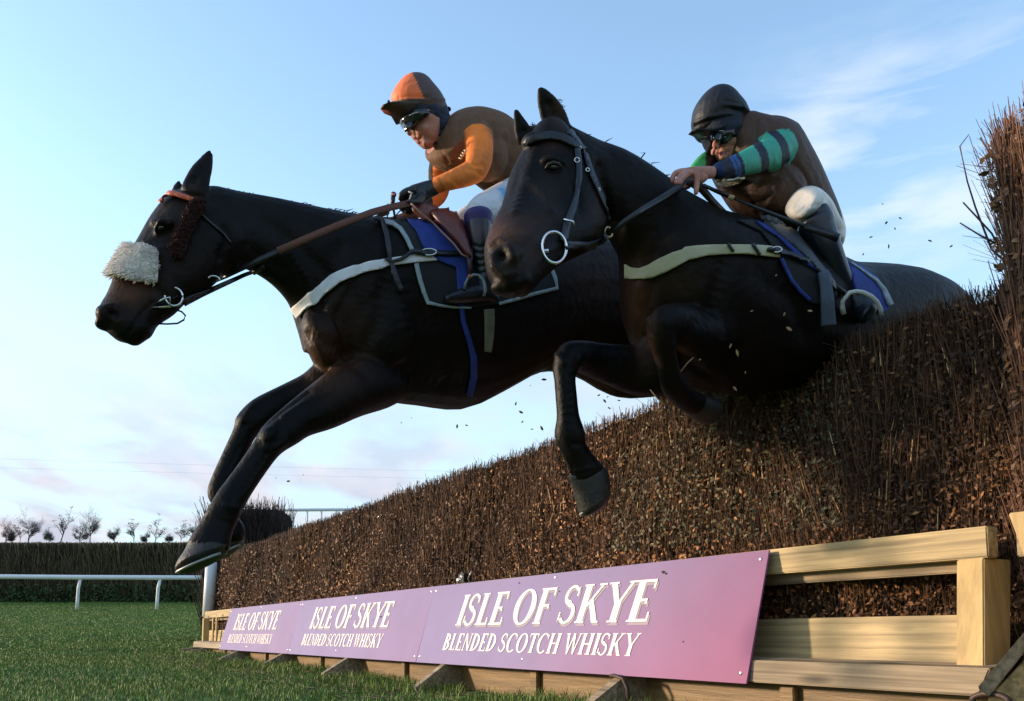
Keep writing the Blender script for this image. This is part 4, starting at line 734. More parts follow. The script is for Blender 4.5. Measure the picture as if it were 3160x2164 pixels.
gs = obj('girth', mk(strap(T1_, F6, [(38, 230), (50, 340), (85, 450), (108, 540), (108, 640), (85, 740)], [26, 26, 30, 36, 36, 30], .008, .006)), bluec, H1); obj('surcingle', mk(strap(T1_, F6, [(190, 275), (193, 350), (190, 430), (184, 505)], [56, 54, 48, 38], .008, .006)), mat('beige_web', (.16, .15, .10), .8, var=.3, scale=30), gs)
obj('girth_ring', mk(ring3(P(*S(F6, 90, 765), D1(1450)-.03), RT*.028, UPV*.014+FWD*.01, .003, 20, math.pi, 2*math.pi)), steel, gs)

# ---------------- following horse (right)
H2 = thing('racehorse', 'dark racehorse on the right, head turned to the camera, bursting through the fence top', 'horse', P(1950, 900, 3.9))
head2 = AB(F3, [(270, 1375, 400, 1405, -.30, .05), (225, 1300, 470, 1378, -.30, .068), (200, 1215, 545, 1290, -.28, .078), (192, 1135, 610, 1225, -.26, .08), (212, 1055, 680, 1170, -.22, .082), (248, 975, 800, 1105, -.18, .09), (288, 900, 905, 1045, -.13, .10), (315, 805, 935, 950, -.09, .108), (345, 695, 908, 830, -.05, .112), (390, 610, 865, 710, -.02, .115), (432, 530, 800, 590, 0, .112), (465, 468, 730, 480, .02, .098), (510, 435, 690, 440, .03, .08)], D2, inf=.0035)
neck2 = AB(F0, [(1262, 288, 1330, 470, .03, .09), (1325, 318, 1392, 530, .03, .105), (1400, 342, 1408, 560, .01, .115), (1470, 385, 1425, 592, 0, .14), (1530, 428, 1425, 640, 0, .18), (1590, 462, 1428, 700, 0, .22)], D2, inf=.0035)
trunk2 = AB(F0, [(1540, 440, 1424, 612, 0, .18), (1600, 470, 1424, 690, 0, .23), (1680, 492, 1445, 780, 0, .27), (1760, 520, 1510, 860, 0, .29), (1850, 558, 1610, 890, 0, .30), (1930, 592, 1720, 880, 0, .30), (1995, 597, 1830, 860, 0, .29), (2060, 604, 1940, 830, 0, .27), (2115, 630, 2030, 800, 0, .24), (2150, 662, 2090, 780, 0, .2)], D2, inf=.0035)
legh = CR(F6, [(1150, 560, 190, .0, .6), (1000, 605, 140, .08, .7), (880, 578, 112, .10, .8), (775, 552, 94, .10, .8), (695, 528, 80, .09), (632, 530, 74, .08), (607, 590, 64, .07), (607, 660, 54, .06), (615, 760, 55, .05), (624, 860, 58, .05), (632, 950, 80, .05, .85), (655, 1030, 68, .05), (700, 1110, 74, .05), (730, 1170, 92, .05, .9)], D2, inf=.0035)
legt = CR(F6, [(1600, 600, 180, -.06, .7), (1470, 490, 160, -.14, .7), (1340, 400, 130, -.22, .8), (1210, 345, 104, -.27), (1140, 345, 88, -.28), (1110, 350, 60, -.28)], D2, inf=.0035)
legt2 = CR(F6, [(1140, 340, 84, -.28), (1136, 420, 76, -.27), (1150, 510, 60, -.25), (1175, 610, 56, -.23), (1205, 690, 68, -.2), (1260, 760, 62, -.17), (1320, 790, 60, -.14)], D2, inf=.0035)
ear2 = CR(F3, [(660, 445, 75, .02, .5), (636, 380, 76, .02, .45), (610, 310, 76, .02, .42), (578, 240, 62, .02, .42), (550, 185, 40, .02, .5), (530, 145, 14, .02)], D2, inf=.0035)
ear2b = CR(F3, [(455, 470, 55, .05, .5), (430, 420, 54, .05, .5), (406, 355, 36, .05, .5), (391, 310, 20, .05), (382, 278, 9, .05)], D2, inf=.0035)
hl3 = CR(F0, [(1960, 740, 130, -.05, .8), (2000, 830, 80, -.05), (2030, 900, 60, -.05), (2070, 960, 40, -.05), (2080, 1050, 32, -.05), (2085, 1110, 38, -.05)], lambda x: D2(x)+.15)
hl4 = CR(F0, [(1980, 740, 120, .25, .8), (2040, 830, 76, .25), (2070, 900, 56, .25), (2110, 960, 38, .25), (2120, 1050, 32, .25)], lambda x: D2(x)+.1)
tail2 = CR(F0, [(2140, 650, 16, 0), (2175, 690, 22, 0), (2200, 760, 30, 0), (2210, 840, 24, 0), (2215, 900, 8, 0)], D2, inf=.0035)
ex2 = [BL(F3, 760, 860, D2, -.13, 150, 200, .06, .2), BL(F3, 600, 610, D2, -.12, 85, 55, .035), BL(F3, 330, 1200, D2, -.34, 120, 100, .04), BL(F3, 330, 1370, D2, -.30, 110, 50, .05), BL(F3, 500, 480, D2, -.03, 90, 60, .05), BL(F0, 1580, 690, D2, -.15, 110, 140, .10, .4), BL(F0, 1700, 680, D2, -.12, 140, 150, .15)]
b2 = union([head2, neck2, trunk2, legh, legt, legt2, ear2, ear2b, hl3, hl4]+ex2, .0078, 5); T2_ = bvh(b2)
sculpt(b2, T2_, [(F3, (285, 1160), .026, -.030), (F3, ((225, 1110), (270, 1075), (330, 1100), (365, 1170)), .013, .010), (F3, ((240, 1240), (300, 1290), (370, 1280)), .012, .008), (F3, (610, 632), .024, -.014), (F3, ((560, 590), (610, 578), (670, 600)), .013, .012), (F3, ((470, 720), (560, 800), (600, 900)), .018, .010), (F3, ((620, 990), (520, 1100), (430, 1200)), .02, -.009), (F3, ((900, 620), (930, 800), (950, 930)), .02, -.018), (F3, (610, 300), .022, -.016), (F3, (590, 240), .018, -.012), (F3, (440, 410), .018, -.012), (F3, ((500, 520), (440, 700), (380, 900)), .02, .008), (F3, ((430, 1180), (400, 1300)), .01, -.007), (F3, (440, 1320), .02, .01),
    (F0, ((1520, 480), (1500, 560), (1470, 600)), .035, -.012), (F0, ((1650, 580), (1610, 700), (1560, 760)), .035, -.014), (F6, ((1010, 150), (1000, 280), (1050, 420)), .03, .010), (F6, ((1080, 140), (1060, 260), (1090, 400)), .022, -.010), (F0, ((1720, 620), (1800, 680), (1830, 760)), .04, -.010), (F6, ((640, 640), (640, 900)), .008, -.006), (F6, ((590, 650), (600, 880)), .007, .004), (F6, ((560, 520), (600, 560)), .014, .008), (F6, ((690, 540), (670, 600)), .012, .007), (F6, ((690, 950), (700, 990)), .012, .009), (F6, ((650, 1010), (760, 1000)), .008, -.005), (F6, ((640, 1160), (800, 1130)), .007, .005), (F6, ((1060, 330), (1100, 400)), .016, .007), (F6, ((1190, 560), (1170, 640)), .008, -.005), (F3, ((700, 640), (760, 760), (770, 900)), .014, -.006)])
c2, _, _ = paint(b2, BLK, [(F3, 330, 1020, 150, 70, BRN, .9), (F3, 450, 960, 160, 60, (.04, .018, .009), .7), (F3, 240, 1090, 60, 60, TAN, .35), (F3, 285, 1160, 46, 50, (.001, .001, .001), .95), (F3, 460, 1150, 80, 90, (.045, .022, .012), .7), (F3, 300, 1250, 90, 60, (.03, .02, .016), .6), (F3, 640, 300, 45, 110, (.045, .02, .010), .8), (F3, 590, 500, 60, 40, (.03, .014, .008), .7), (F3, 880, 870, 60, 160, (.026, .011, .007), .6), (F6, 1010, 240, 80, 240, BRN, .8), (F6, 1050, 480, 60, 120, TAN, .5), (F6, 1020, 160, 50, 60, TAN, .3), (F0, 1530, 640, 60, 40, (.03, .017, .008), .7), (F3, 560, 800, 90, 130, (.018, .012, .009), .6), (F6, 1260, 500, 40, 60, BRN, .7), (F6, 780, 520, 200, 120, (.0015, .0015, .002), .95), (F6, 620, 700, 90, 260, (.003, .003, .003), .8), (F6, 1250, 400, 180, 90, (.002, .002, .003), .8), (F6, 1450, 600, 200, 200, (.002, .002, .002), .8)])  # brown of muzzle and chest includes sunlit tone; forelegs painted darker as shade
setcol(b2, c2); obj('body', b2, coat, H2); obj('tail', mk(tail2), hairm, H2)
st = [(632, 1185, 835, 1150, .05, .052), (650, 1250, 846, 1190, .05, .058), (672, 1330, 852, 1240, .05, .062), (690, 1385, 850, 1290, .05, .064)]
hf = obj('hoof', mk(AB(F6, st, D2, inf=.003)), hoofm, H2); e = st[-1]; A = S(F6, 690, 1393); B = S(F6, 852, 1283); Z = D2((A[0]+B[0])/2)+.05; a, b = P(*A, Z), P(*B, Z); obj('horseshoe', mk(ring3((a+b)/2, (a-b)/2, FWD*.058, .005, 24)), shoem, hf)
obj('hoof', mk(CR(F6, [(1310, 790, 64, -.14), (1350, 810, 74, -.12), (1400, 830, 78, -.10)], D2)), hoofm, H2)
T2_ = bvh(b2)
def eye2(x, y, r, par):
    h, n = hit(T2_, *S(F3, x, y)); z = proj(h)[2]; e = obj('eye', mk(BL(F3, x, y, lambda X: z, .006, r, r*.62, .018, -.1)), eyem, par); return e
eye2(612, 632, 42, H2); hh, _ = hit(T2_, *S(F3, 612, 632)); zz = proj(hh)[2]
obj('eyelid', mk(tube3([P(*S(F3, x, y), zz-.014) for x, y in ((562, 640), (580, 612), (612, 600), (645, 608), (662, 632))], [.003, .006, .007, .006, .003])), mat('eyelid', (.022, .014, .011), .5), H2)
sp = []
for i in range(170):
    u = i/170; xy = [(1300, 308), (1340, 322), (1400, 343), (1455, 368), (1500, 395), (1540, 425), (1575, 455)]; k = u*6; j = min(5, int(k)); f = k-j; x = xy[j][0]*(1-f)+xy[j+1][0]*f; y = xy[j][1]*(1-f)+xy[j+1][1]*f; p = P(*S(F0, x, y+7), D2(x*1.3603)+R_.uniform(-.03, .02)); k = .009+.012*R_.random(); k *= 3 if R_.random() < .04 else 1
    sp.append((p, p+UPV*k*.7+RT*k*R_.uniform(0, .7), p+UPV*k*R_.uniform(.4, 1.2)+RT*k*R_.uniform(.2, 1.4), .0032))
for i in range(22):
    x, y = 1255+R_.uniform(0, 22), 225+R_.uniform(0, 55); p = P(*S(F0, 1262+(y-225)*.25, y), D2(1720)+.02); sp.append((p, p+RT*.015+UPV*.003, p+RT*R_.uniform(.012, .03)+UPV*R_.uniform(-.005, .01), .0010))
for i in range(30):
    x = 1205+R_.uniform(0, 60); p = P(*S(F0, x, 295), D2(1680)); sp.append((p, p+UPV*.012+RT*R_.uniform(-.01, .01), p+UPV*R_.uniform(.008, .03)+RT*R_.uniform(-.02, .02), .004))
obj('mane', hairs(sp), hairm, H2)
# bridle
br = obj('bridle', mk(strap(T2_, F3, [(752, 520), (765, 600), (768, 700), (752, 810), (728, 890), (690, 985), (668, 1085)], [30, 32, 32, 34, 40, 44, 40], .006, .007)), blackl, H2)
obj('browband', mk(strap(T2_, F3, [(440, 492), (462, 468), (515, 450), (600, 440), (670, 455), (735, 490), (795, 520)], [30, 42, 46, 46, 46, 42, 30], .006, .007, D2(1650))), blackl, br)
obj('headpiece', mk(strap(T2_, F3, [(700, 415), (735, 445), (775, 495), (800, 525)], 28, .006, .007, D2(1750)-.05)), blackl, br); obj('crown_knot', mk(BL(F3, 492, 388, D2, .02, 16, 16, .012)), blackl, br)
obj('throatlash', mk(strap(T2_, F3, [(795, 530), (820, 610), (845, 680), (885, 765), (925, 860), (962, 955)], [20, 24, 28, 26, 26, 20], .006, .005)), blackl, br)
obj('jaw_strap', mk(strap(T2_, F3, [(680, 1108), (750, 1105), (820, 1105), (900, 1085), (945, 1050)], [44, 44, 40, 46, 44], .010, .008, D2(1850)-.1)), blackl, br)
for x, y, r in ((757, 585, 14), (822, 645, 10), (890, 768, 8), (775, 510, 8)):
    h, _ = hit(T2_, *S(F3, x, y)); z = proj(h)[2]-.02; obj('buckle', mk(ring3(P(*S(F3, x, y), z), RT*r*.0006, UPV*r*.0006, .0022, 14)), steel, br)
h, _ = hit(T2_, *S(F3, 700, 980)); obj('buckle', mk(tube3([h-FWD*.02-RT*.014+UPV*.01, h-FWD*.025+RT*.016]+[h-FWD*.02+RT*.018-UPV*.01], .004)), steel, br)
h, _ = hit(T2_, *S(F3, 618, 1120)); z = proj(h)[2]-.035; obj('bit_ring', mk(ring3(P(*S(F3, 618, 1121), z), RT*.0385+FWD*.01, UPV*.049, .0048, 36)), steel, br)
obj('bit_end', mk(tube3([P(*S(F3, 515, 1150), z+.01), P(*S(F3, 545, 1143), z-.004), P(*S(F3, 578, 1143), z-.008), P(*S(F3, 575, 1152), z)], [.004, .006, .007, .005])), steel, br)
obj('rein_ring', mk(ring3(P(*S(F3, 950, 1028), D2(1878)-.17), RT*.014+FWD*.01, UPV*.017, .004)), mat('brass', (.45, .38, .2), .35, metal=1), br)
za = D2(1878)-.17
rein2 = obj('reins', mk(ribbon3([P(*S(F3, 690, 1120), z), P(*S(F3, 800, 1100), za-.02), P(*S(F3, 952, 1030), za), P(*S(F3, 1060, 955), 3.05), P(*S(F3, 1160, 885), 3.12), P(*S(F3, 1280, 815), 3.2), P(*S(F3, 1390, 745), 3.30), P(*S(F4, 400, 670), 3.36)], [.016, .016, .017, .018, .018, .019, .020, .02], .005)), brownr if False else blackl, H2)
obj('rein_loop', mk(ribbon3([P(*S(F4, 400, 670), 3.38), P(*S(F4, 440, 665), 3.4), P(*S(F4, 500, 720), 3.42), P(*S(F4, 560, 790), 3.46), P(*S(F4, 640, 870), 3.5), P(*S(F4, 700, 900), 3.52)], [.03, .05, .03, .026, .024, .02], .006)), mat('dark_brown_rein', (.035, .016, .012), .5), rein2)
gp = bothways([S(F3, *q) for q in ((1063, 1222), (1100, 1245), (1150, 1250), (1210, 1228), (1280, 1190), (1350, 1155), (1400, 1138))]+[S(F4, *q) for q in ((400, 1056), (520, 1045), (640, 1042), (760, 1046), (890, 1056), (935, 1075))], [S(F3, *q) for q in ((1063, 1308), (1110, 1318), (1170, 1318), (1240, 1302), (1310, 1272), (1370, 1240))]+[S(F4, *q) for q in ((420, 1130), (530, 1105), (640, 1096), (760, 1098), (880, 1112), (940, 1118))])
bgg = obj('breast_girth', mk(patch(T2_, (0, 0, 1), gp, .010, .006, D2(1980), 7)), cream, H2)
for q in (((640, 1038), (655, 1060), (675, 1085)), ((780, 1045), (800, 1075), (822, 1105))): obj('keeper', mk(strap(T2_, F4, list(q), 15, .02, .004)), blackl, bgg)
obj('girth_strap', mk(strap(T2_, F4, [(860, 1078), (920, 1085), (1000, 1110), (1100, 1150)], [14, 34, 24, 22], .022, .006)), blackl, bgg); h, _ = hit(T2_, *S(F4, 915, 1085)); obj('girth_buckle', mk(ring3(h-FWD*.035, RT*.018, UPV*.010, .003)), steel, bgg)
nc2 = obj('number_cloth', mk(patch(T2_, F4, [(700, 905), (780, 900), (870, 950), (960, 1020), (1060, 1070), (1150, 1150), (1230, 1240), (1280, 1330), (1200, 1400), (1110, 1370), (1040, 1290), (985, 1200), (940, 1120), (900, 1050), (840, 970)], .003, .005, None, 8)), blkc, H2)
obj('blue_panel', mk(patch(T2_, F4, [(800, 915), (900, 955), (970, 1000), (1040, 1060), (1090, 1110), (1170, 1150), (1235, 1225), (1215, 1235), (1120, 1180), (1050, 1140), (1010, 1090), (930, 1010), (850, 960)], .012, .006, None, 7, .006)), bluec, nc2)
obj('blue_binding', mk(strap(T2_, F4, [(950, 1125), (975, 1180), (1010, 1250), (1060, 1310), (1120, 1365)], 18, .010, .005)), bluec, nc2)
obj('blue_panel', mk(patch(T2_, F4, [(1330, 1155), (1400, 1170), (1460, 1215), (1500, 1245), (1520, 1300), (1545, 1360), (1575, 1395), (1530, 1440), (1440, 1400), (1370, 1300)], .012, .008, None, 7)), bluec, nc2)
obj('cloth_piping', mk(strap(T2_, F4, [(1340, 1160), (1400, 1200), (1440, 1230), (1490, 1262), (1530, 1310), (1570, 1395)], [10, 10, 12, 16, 26, 34], .022, .004)), palee, nc2)
gth = obj('girth', mk(strap(T2_, F4, [(1172, 1210), (1190, 1300), (1200, 1400), (1206, 1505)], [56, 64, 72, 80], .03, .008)), mat('grey_blue_web', (.06, .085, .12), .7, var=.4, scale=30, stretch=(20, 20, 1, 0)), H2)
sad2 = obj('saddle', mk(patch(T2_, F4, [(835, 870), (900, 865), (970, 910), (1060, 1020), (1150, 1130), (1250, 1260), (1260, 1310), (1200, 1260), (1110, 1150), (1010, 1060), (920, 990), (850, 930)], .012, .010, None, 7, .003)), blackl, H2)
# ================================================================ RIDERS
skin = mat('skin', attr=True, rough=.6, var=.2, scale=45, spec=.25, bump=.3, bscale=70); SK = (.42, .20, .14)
D1r = lambda x: D1(x)-.02
D2r = lambda x: D2(x)-.0
def cloth(name, **k): return mat(name, attr=True, rough=k.pop('rough', .62), **k)
def finish(me, base): setcol(me, np.tile(np.array(base, np.float32), (len(me.vertices), 1)))
# ---------------- rider 1 (orange sleeves)
R1 = thing('person', 'jockey in brown silks with bright orange sleeves on the leading horse', 'person', P(1430, 700, 4.1))
torso1 = lambda i: AB(F2, [(770, 330, 690, 480, 0, .06), (815, 292, 662, 545, 0, .13), (880, 264, 668, 590, 0, .175), (980, 266, 740, 650, .0, .185), (1080, 300, 850, 690, .01, .17), (1165, 370, 940, 720, .02, .155), (1230, 470, 1005, 768, .03, .15), (1290, 590, 1080, 800, .04, .16), (1320, 720, 1160, 850, .05, .17)], D1r, inf=i)
armn1 = lambda i: CR(F2, [(925, 400, 72, -.13), (948, 440, 82, -.17), (955, 520, 78, -.20), (948, 590, 76, -.22), (925, 645, 70, -.23), (868, 678, 62, -.22), (790, 706, 52, -.20), (715, 732, 44, -.17), (675, 748, 40, -.15)], D1r, inf=i)
armf1 = lambda i: CR(F2, [(760, 560, 66, .10), (720, 610, 66, .16), (705, 680, 62, .18), (712, 750, 56, .17), (695, 800, 54, .14), (655, 840, 46, .10), (610, 855, 36, .06)], D1r, inf=i)
thn1 = lambda i: CR(F2, [(1250, 790, 140, -.05, .8), (1150, 820, 118, -.12), (1050, 860, 104, -.19), (970, 895, 92, -.25), (935, 930, 82, -.27)], D1r, inf=i)
thf1 = lambda i: CR(F2, [(1200, 800, 120, .16), (1080, 870, 100, .25), (960, 915, 82, .32), (870, 945, 66, .34), (820, 965, 50, .34)], D1r, inf=i)
shn1 = lambda i: CR(F2, [(945, 925, 78, -.28), (952, 1000, 70, -.29), (955, 1080, 64, -.30), (962, 1160, 58, -.30), (975, 1240, 52, -.30), (985, 1320, 50, -.30), (1000, 1390, 50, -.30)], D1r, inf=i)
ftn1 = lambda i: CR(F2, [(1075, 1470, 14, -.28), (1035, 1430, 42, -.29, 1.0), (980, 1405, 54, -.30, .9), (900, 1412, 52, -.30, .9), (820, 1425, 40, -.30, .9), (745, 1440, 20, -.30, 1.4)], D1r, inf=i)
shf1 = lambda i: CR(F2, [(870, 960, 60, .36), (890, 1060, 52, .38), (910, 1180, 44, .38), (930, 1300, 42, .38)], D1r, inf=i)
hd1 = [AB(F7, [(480, 330, 1080, 350, 0, .065), (430, 600, 1150, 600, 0, .078), (500, 820, 1150, 850, 0, .078), (560, 950, 1130, 960, -.005, .072), (610, 1030, 1090, 1060, -.01, .064), (680, 1120, 1050, 1140, -.015, .052), (760, 1200, 1000, 1180, -.02, .036)], D1r, NS=20),
       CR(F7, [(590, 880, 30, -.045), (590, 950, 38, -.055), (598, 1010, 48, -.058), (625, 1035, 42, -.05)], D1r), BL(F7, 700, 1095, D1r, -.045, 48, 26, .016, -.5), BL(F7, 750, 1160, D1r, -.045, 50, 26, .016, -.5), BL(F7, 865, 1195, D1r, -.03, 62, 52, .028), BL(F7, 850, 950, D1r, -.045, 130, 110, .035, -.4), BL(F7, 940, 1090, D1r, -.02, 90, 90, .04)]
nk1 = CR(F7, [(950, 900, 230, .01), (1080, 1050, 200, .01), (1180, 1200, 200, .01), (1300, 1320, 230, .0)], D1r)
def glove_fingers1(i):
    L_ = [CR(F2, [(690, 752, 40, -.15), (650, 762, 46, -.14), (600, 785, 56, -.13, .75), (550, 805, 60, -.13, .7), (520, 815, 50, -.13, .7)], D1r, inf=i)]
    for k, pts in enumerate([((560, 770), (510, 775), (475, 800), (468, 828)), ((545, 790), (500, 800), (478, 825), (490, 850)), ((540, 812), (512, 830), (500, 855), (515, 872)), ((545, 830), (530, 850), (522, 872), (535, 888))]): L_.append(CR(F2, [(x, y, r, -.16+.025*k+.01*j) for j, ((x, y), r) in enumerate(zip(pts, (22, 19, 17, 13)))], D1r, inf=i, NS=10))
    L_.append(CR(F2, [(600, 810, 24, -.16), (570, 838, 20, -.18), (540, 845, 16, -.19), (515, 838, 12, -.19)], D1r, inf=i, NS=10)); return L_
farhand1 = [CR(F2, [(625, 850, 34, .06), (580, 862, 38, .04, .8), (540, 872, 36, .02, .8), (500, 880, 28, .02, .8)], D1r)]+[CR(F2, [(520+5*k, 862+10*k, 15, .02+.02*k), (480+6*k, 862+10*k, 14, .0+.02*k), (460+8*k, 880+9*k, 12, .0+.02*k)], D1r, NS=8) for k in range(4)]
sh = -.007
body1 = union(hd1+[nk1, torso1(sh), armn1(sh), armf1(sh), thn1(sh), thf1(sh), shn1(sh), ftn1(sh), shf1(sh)]+glove_fingers1(-.004)+farhand1, .0055, 4)
Tb1 = bvh(body1); sculpt(body1, Tb1, [(F7, ((670, 1120), (720, 1130), (775, 1110)), .006, -.007), (F7, ((680, 960), (690, 1010), (700, 1060)), .008, -.006), (F7, (635, 1055), .006, -.005), (F7, ((790, 1060), (820, 1130)), .008, -.003), (F7, (800, 1180), .008, -.004)])
cc, X_, Y_ = paint(body1, SK, [(F7, 700, 1105, 50, 26, (.34, .07, .06), .8), (F7, 755, 1162, 50, 26, (.36, .09, .08), .8), (F7, 800, 950, 110, 80, (.40, .14, .10), .5), (F7, 900, 1090, 120, 110, (.22, .12, .09), .45), (F7, 800, 1210, 120, 40, (.2, .11, .09), .4)])  # lips and flush, plus cheek and jaw shading painted into the skin
setcol(body1, cc); obj('body', body1, skin, R1)
# silks: brown with orange sleeves
jersey1 = union([torso1(.004), AB(F2, [(1165, 370, 940, 720, .02, .155), (1230, 470, 1005, 772, .03, .155), (1290, 590, 1080, 810, .04, .16)], D1r, inf=.006), CR(F7, [(1240, 1180, 190, .01), (1300, 1260, 210, .01), (1380, 1340, 230, .0)], D1r), armn1(.004), armf1(.004), BL(F2, 935, 400, D1r, -.12, 85, 75, .08), BL(F2, 1000, 560, D1r, -.12, 130, 160, .07), BL(F2, 735, 560, D1r, .09, 60, 60, .08)], .0065, 4)
Tj = bvh(jersey1); R_ = random.Random(9); folds = [(F2, ((870, 590), (920, 620), (985, 625)), .008, -.004), (F2, ((880, 640), (930, 655), (975, 690)), .008, -.004), (F2, ((760, 690), (800, 720), (830, 745)), .007, -.003), (F2, ((690, 700), (720, 730), (740, 765)), .006, .003), (F2, ((1030, 300), (1020, 380)), .012, -.004), (F2, ((830, 350), (820, 450), (850, 540)), .01, -.006), (F2, ((720, 520), (760, 600)), .01, -.005), (F2, ((700, 480), (740, 540), (800, 570)), .01, .005), (F2, ((1040, 560), (1060, 660), (1040, 750)), .012, -.005), (F2, ((1120, 420), (1130, 560), (1100, 700)), .014, .004), (F2, ((660, 610), (720, 620), (770, 650)), .006, -.004), (F2, ((655, 660), (700, 670)), .006, .003), (F2, ((620, 850), (660, 830), (690, 850)), .006, -.004)]
sculpt(jersey1, Tj, folds)
c = coords(jersey1); q = c-np.array(CL); zz = q@np.array(FWD); X = PX+FPX*(q@np.array(RT))/zz; Y = PY-FPX*(q@np.array(UPV))/zz; x2 = (X-1000)/.5028; y2 = (Y-200)/.5028
def seglabel(c, lofts):
    """nearest centre line"""
    best = None
    ds = []
    for V, Fc in lofts:
        a = np.array([tuple(v) for v in V]); ns_ = len(a)//16*16; r = a[:ns_].reshape(-1, 16, 3).mean(1); rad = np.linalg.norm(a[:ns_].reshape(-1, 16, 3)[:, 0]-r, axis=1); ds.append(np.min(np.linalg.norm(c[:, None, :]-r[None], axis=2)-rad[None], axis=1))
    return ds
dn, df = seglabel(c, [CR(F2, [(935, 430, 82, -.17), (955, 500, 78, -.20), (948, 590, 76, -.22), (925, 645, 70, -.23), (868, 678, 62, -.22), (790, 706, 52, -.20), (715, 732, 44, -.17), (660, 748, 40, -.15)], D1r), CR(F2, [(700, 615, 66, .17), (705, 680, 62, .18), (712, 750, 56, .17), (695, 800, 54, .14), (655, 840, 46, .10), (600, 855, 36, .06)], D1r)])
ssm = lambda d, w_=.004: 1/(1+np.exp(d/w_))
BR_ = np.array([.15, .078, .044]); OR_ = np.array([1.0, .25, .045]); seam = (y2 > 360+.006*(x2-945)**2)
kn = ssm(dn-.006, .0018)*np.where(y2 < 450, seam, True)*(zz < D1r(1480)-.06); kf = ssm(df-.010)*(y2 > 588+.22*(x2-660)); k = np.clip(kn+kf, 0, 1)[:, None]; col = BR_*(1-k)+OR_*k; cuff = ((x2 < 668) & (x2 > 640) & (y2 < 800))[:, None]; col = np.where(cuff & (k > .5), np.array([.02, .02, .02]), col)
setcol(jersey1, col); obj('jersey', jersey1, cloth('silk_brown_orange', var=.12, scale=25, bump=.9, bscale=13, spec=.2, rough=.75), R1)
for k_, (x, y) in enumerate(((870, 530), (858, 545), (848, 560), (838, 576))): obj('chest_lettering', mk(tube3([P(*S(F2, x-9, y-5), D1r(1430)-.19+.018*k_), P(*S(F2, x, y+2), D1r(1430)-.195+.018*k_), P(*S(F2, x+9, y-4), D1r(1430)-.19+.018*k_)], .0035, 6)), mat('cream_thread', (.7, .62, .4), .6), R1)
# breeches
bre1 = union([thn1(.004), thf1(.004), AB(F2, [(1110, 700, 1010, 780, .03, .12), (1290, 620, 1080, 830, .04, .165), (1330, 760, 1160, 900, .05, .18)], D1r, inf=.004)], .0065, 4); Tx = bvh(bre1)
sculpt(bre1, Tx, [(F2, ((900, 850), (960, 870), (1000, 900)), .007, -.004), (F2, ((880, 880), (940, 890), (990, 920)), .007, .003), (F2, ((1010, 800), (1040, 850), (1030, 920)), .009, -.006), (F2, ((1060, 790), (1090, 850)), .009, -.005)]); cb, X_, Y_ = paint(bre1, (.62, .62, .64), [(F2, 1105, 790, 22, 40, (.05, .30, .55), .95), (F2, 1085, 765, 20, 12, (.05, .30, .55), .9)]); setcol(bre1, cb)
obj('breeches', bre1, cloth('white_breeches', var=.08, scale=30, bump=.7, bscale=16), R1)
sock = union([CR(F2, [(945, 925, 86, -.28), (950, 965, 78, -.285), (952, 985, 74, -.29)], D1r, inf=.004)], .006, 3); obj('boot_cuff', sock, mat('purple_lining', (.035, .018, .12), .6), R1)
boot = union([CR(F2, [(951, 975, 74, -.29), (955, 1080, 64, -.30), (962, 1160, 58, -.30), (975, 1240, 52, -.30), (985, 1320, 50, -.30), (1000, 1390, 50, -.30)], D1r, inf=.003), ftn1(.003)], .006, 3); sculpt(boot, bvh(boot), [(F2, ((920, y), (960, y+12), (1000, y)), .006, -.004) for y in (1110, 1150, 1190, 1230, 1270)])
cb, X_, Y_ = paint(boot, (.010, .010, .014), [(F2, 950, 1020, 110, 50, (.035, .012, .022), .95)]); setcol(boot, cb); obj('boot', boot, cloth('boot_leather', rough=.35, spec=.5), R1)
obj('boot', union([shf1(.006), CR(F2, [(980, 1350, 40, .38), (920, 1350, 40, .38), (850, 1370, 24, .38)], D1r)], .007, 3), mat('black_boot', (.012, .012, .015), .35), R1)
gl = union(glove_fingers1(.003)[:1]+glove_fingers1(.002)[1:], .0045, 2); sculpt(gl, bvh(gl), [(F2, ((575, 780), (590, 800), (575, 825)), .005, .003), (F2, ((630, 740), (640, 775)), .005, .003)]); g_ = obj('glove', gl, mat('black_glove', (.012, .013, .016), .4, bump=.3, bscale=120), R1); obj('glove_patch', mk(tube3([P(*S(F10, x, y), D1r(1265)-.185) for x, y in ((850, 330), (980, 380), (930, 460), (900, 560), (880, 615))], [.003, .004, .004, .0035, .003], 6)), mat('silver_print', (.4, .4, .38), .4), g_)
obj('glove', union([CR(F2, [(640, 845, 40, .07), (580, 862, 42, .04, .8), (540, 872, 40, .02, .8), (500, 880, 32, .02, .8)], D1r)]+farhand1[1:], .005, 2), MATS['black_glove'], R1)
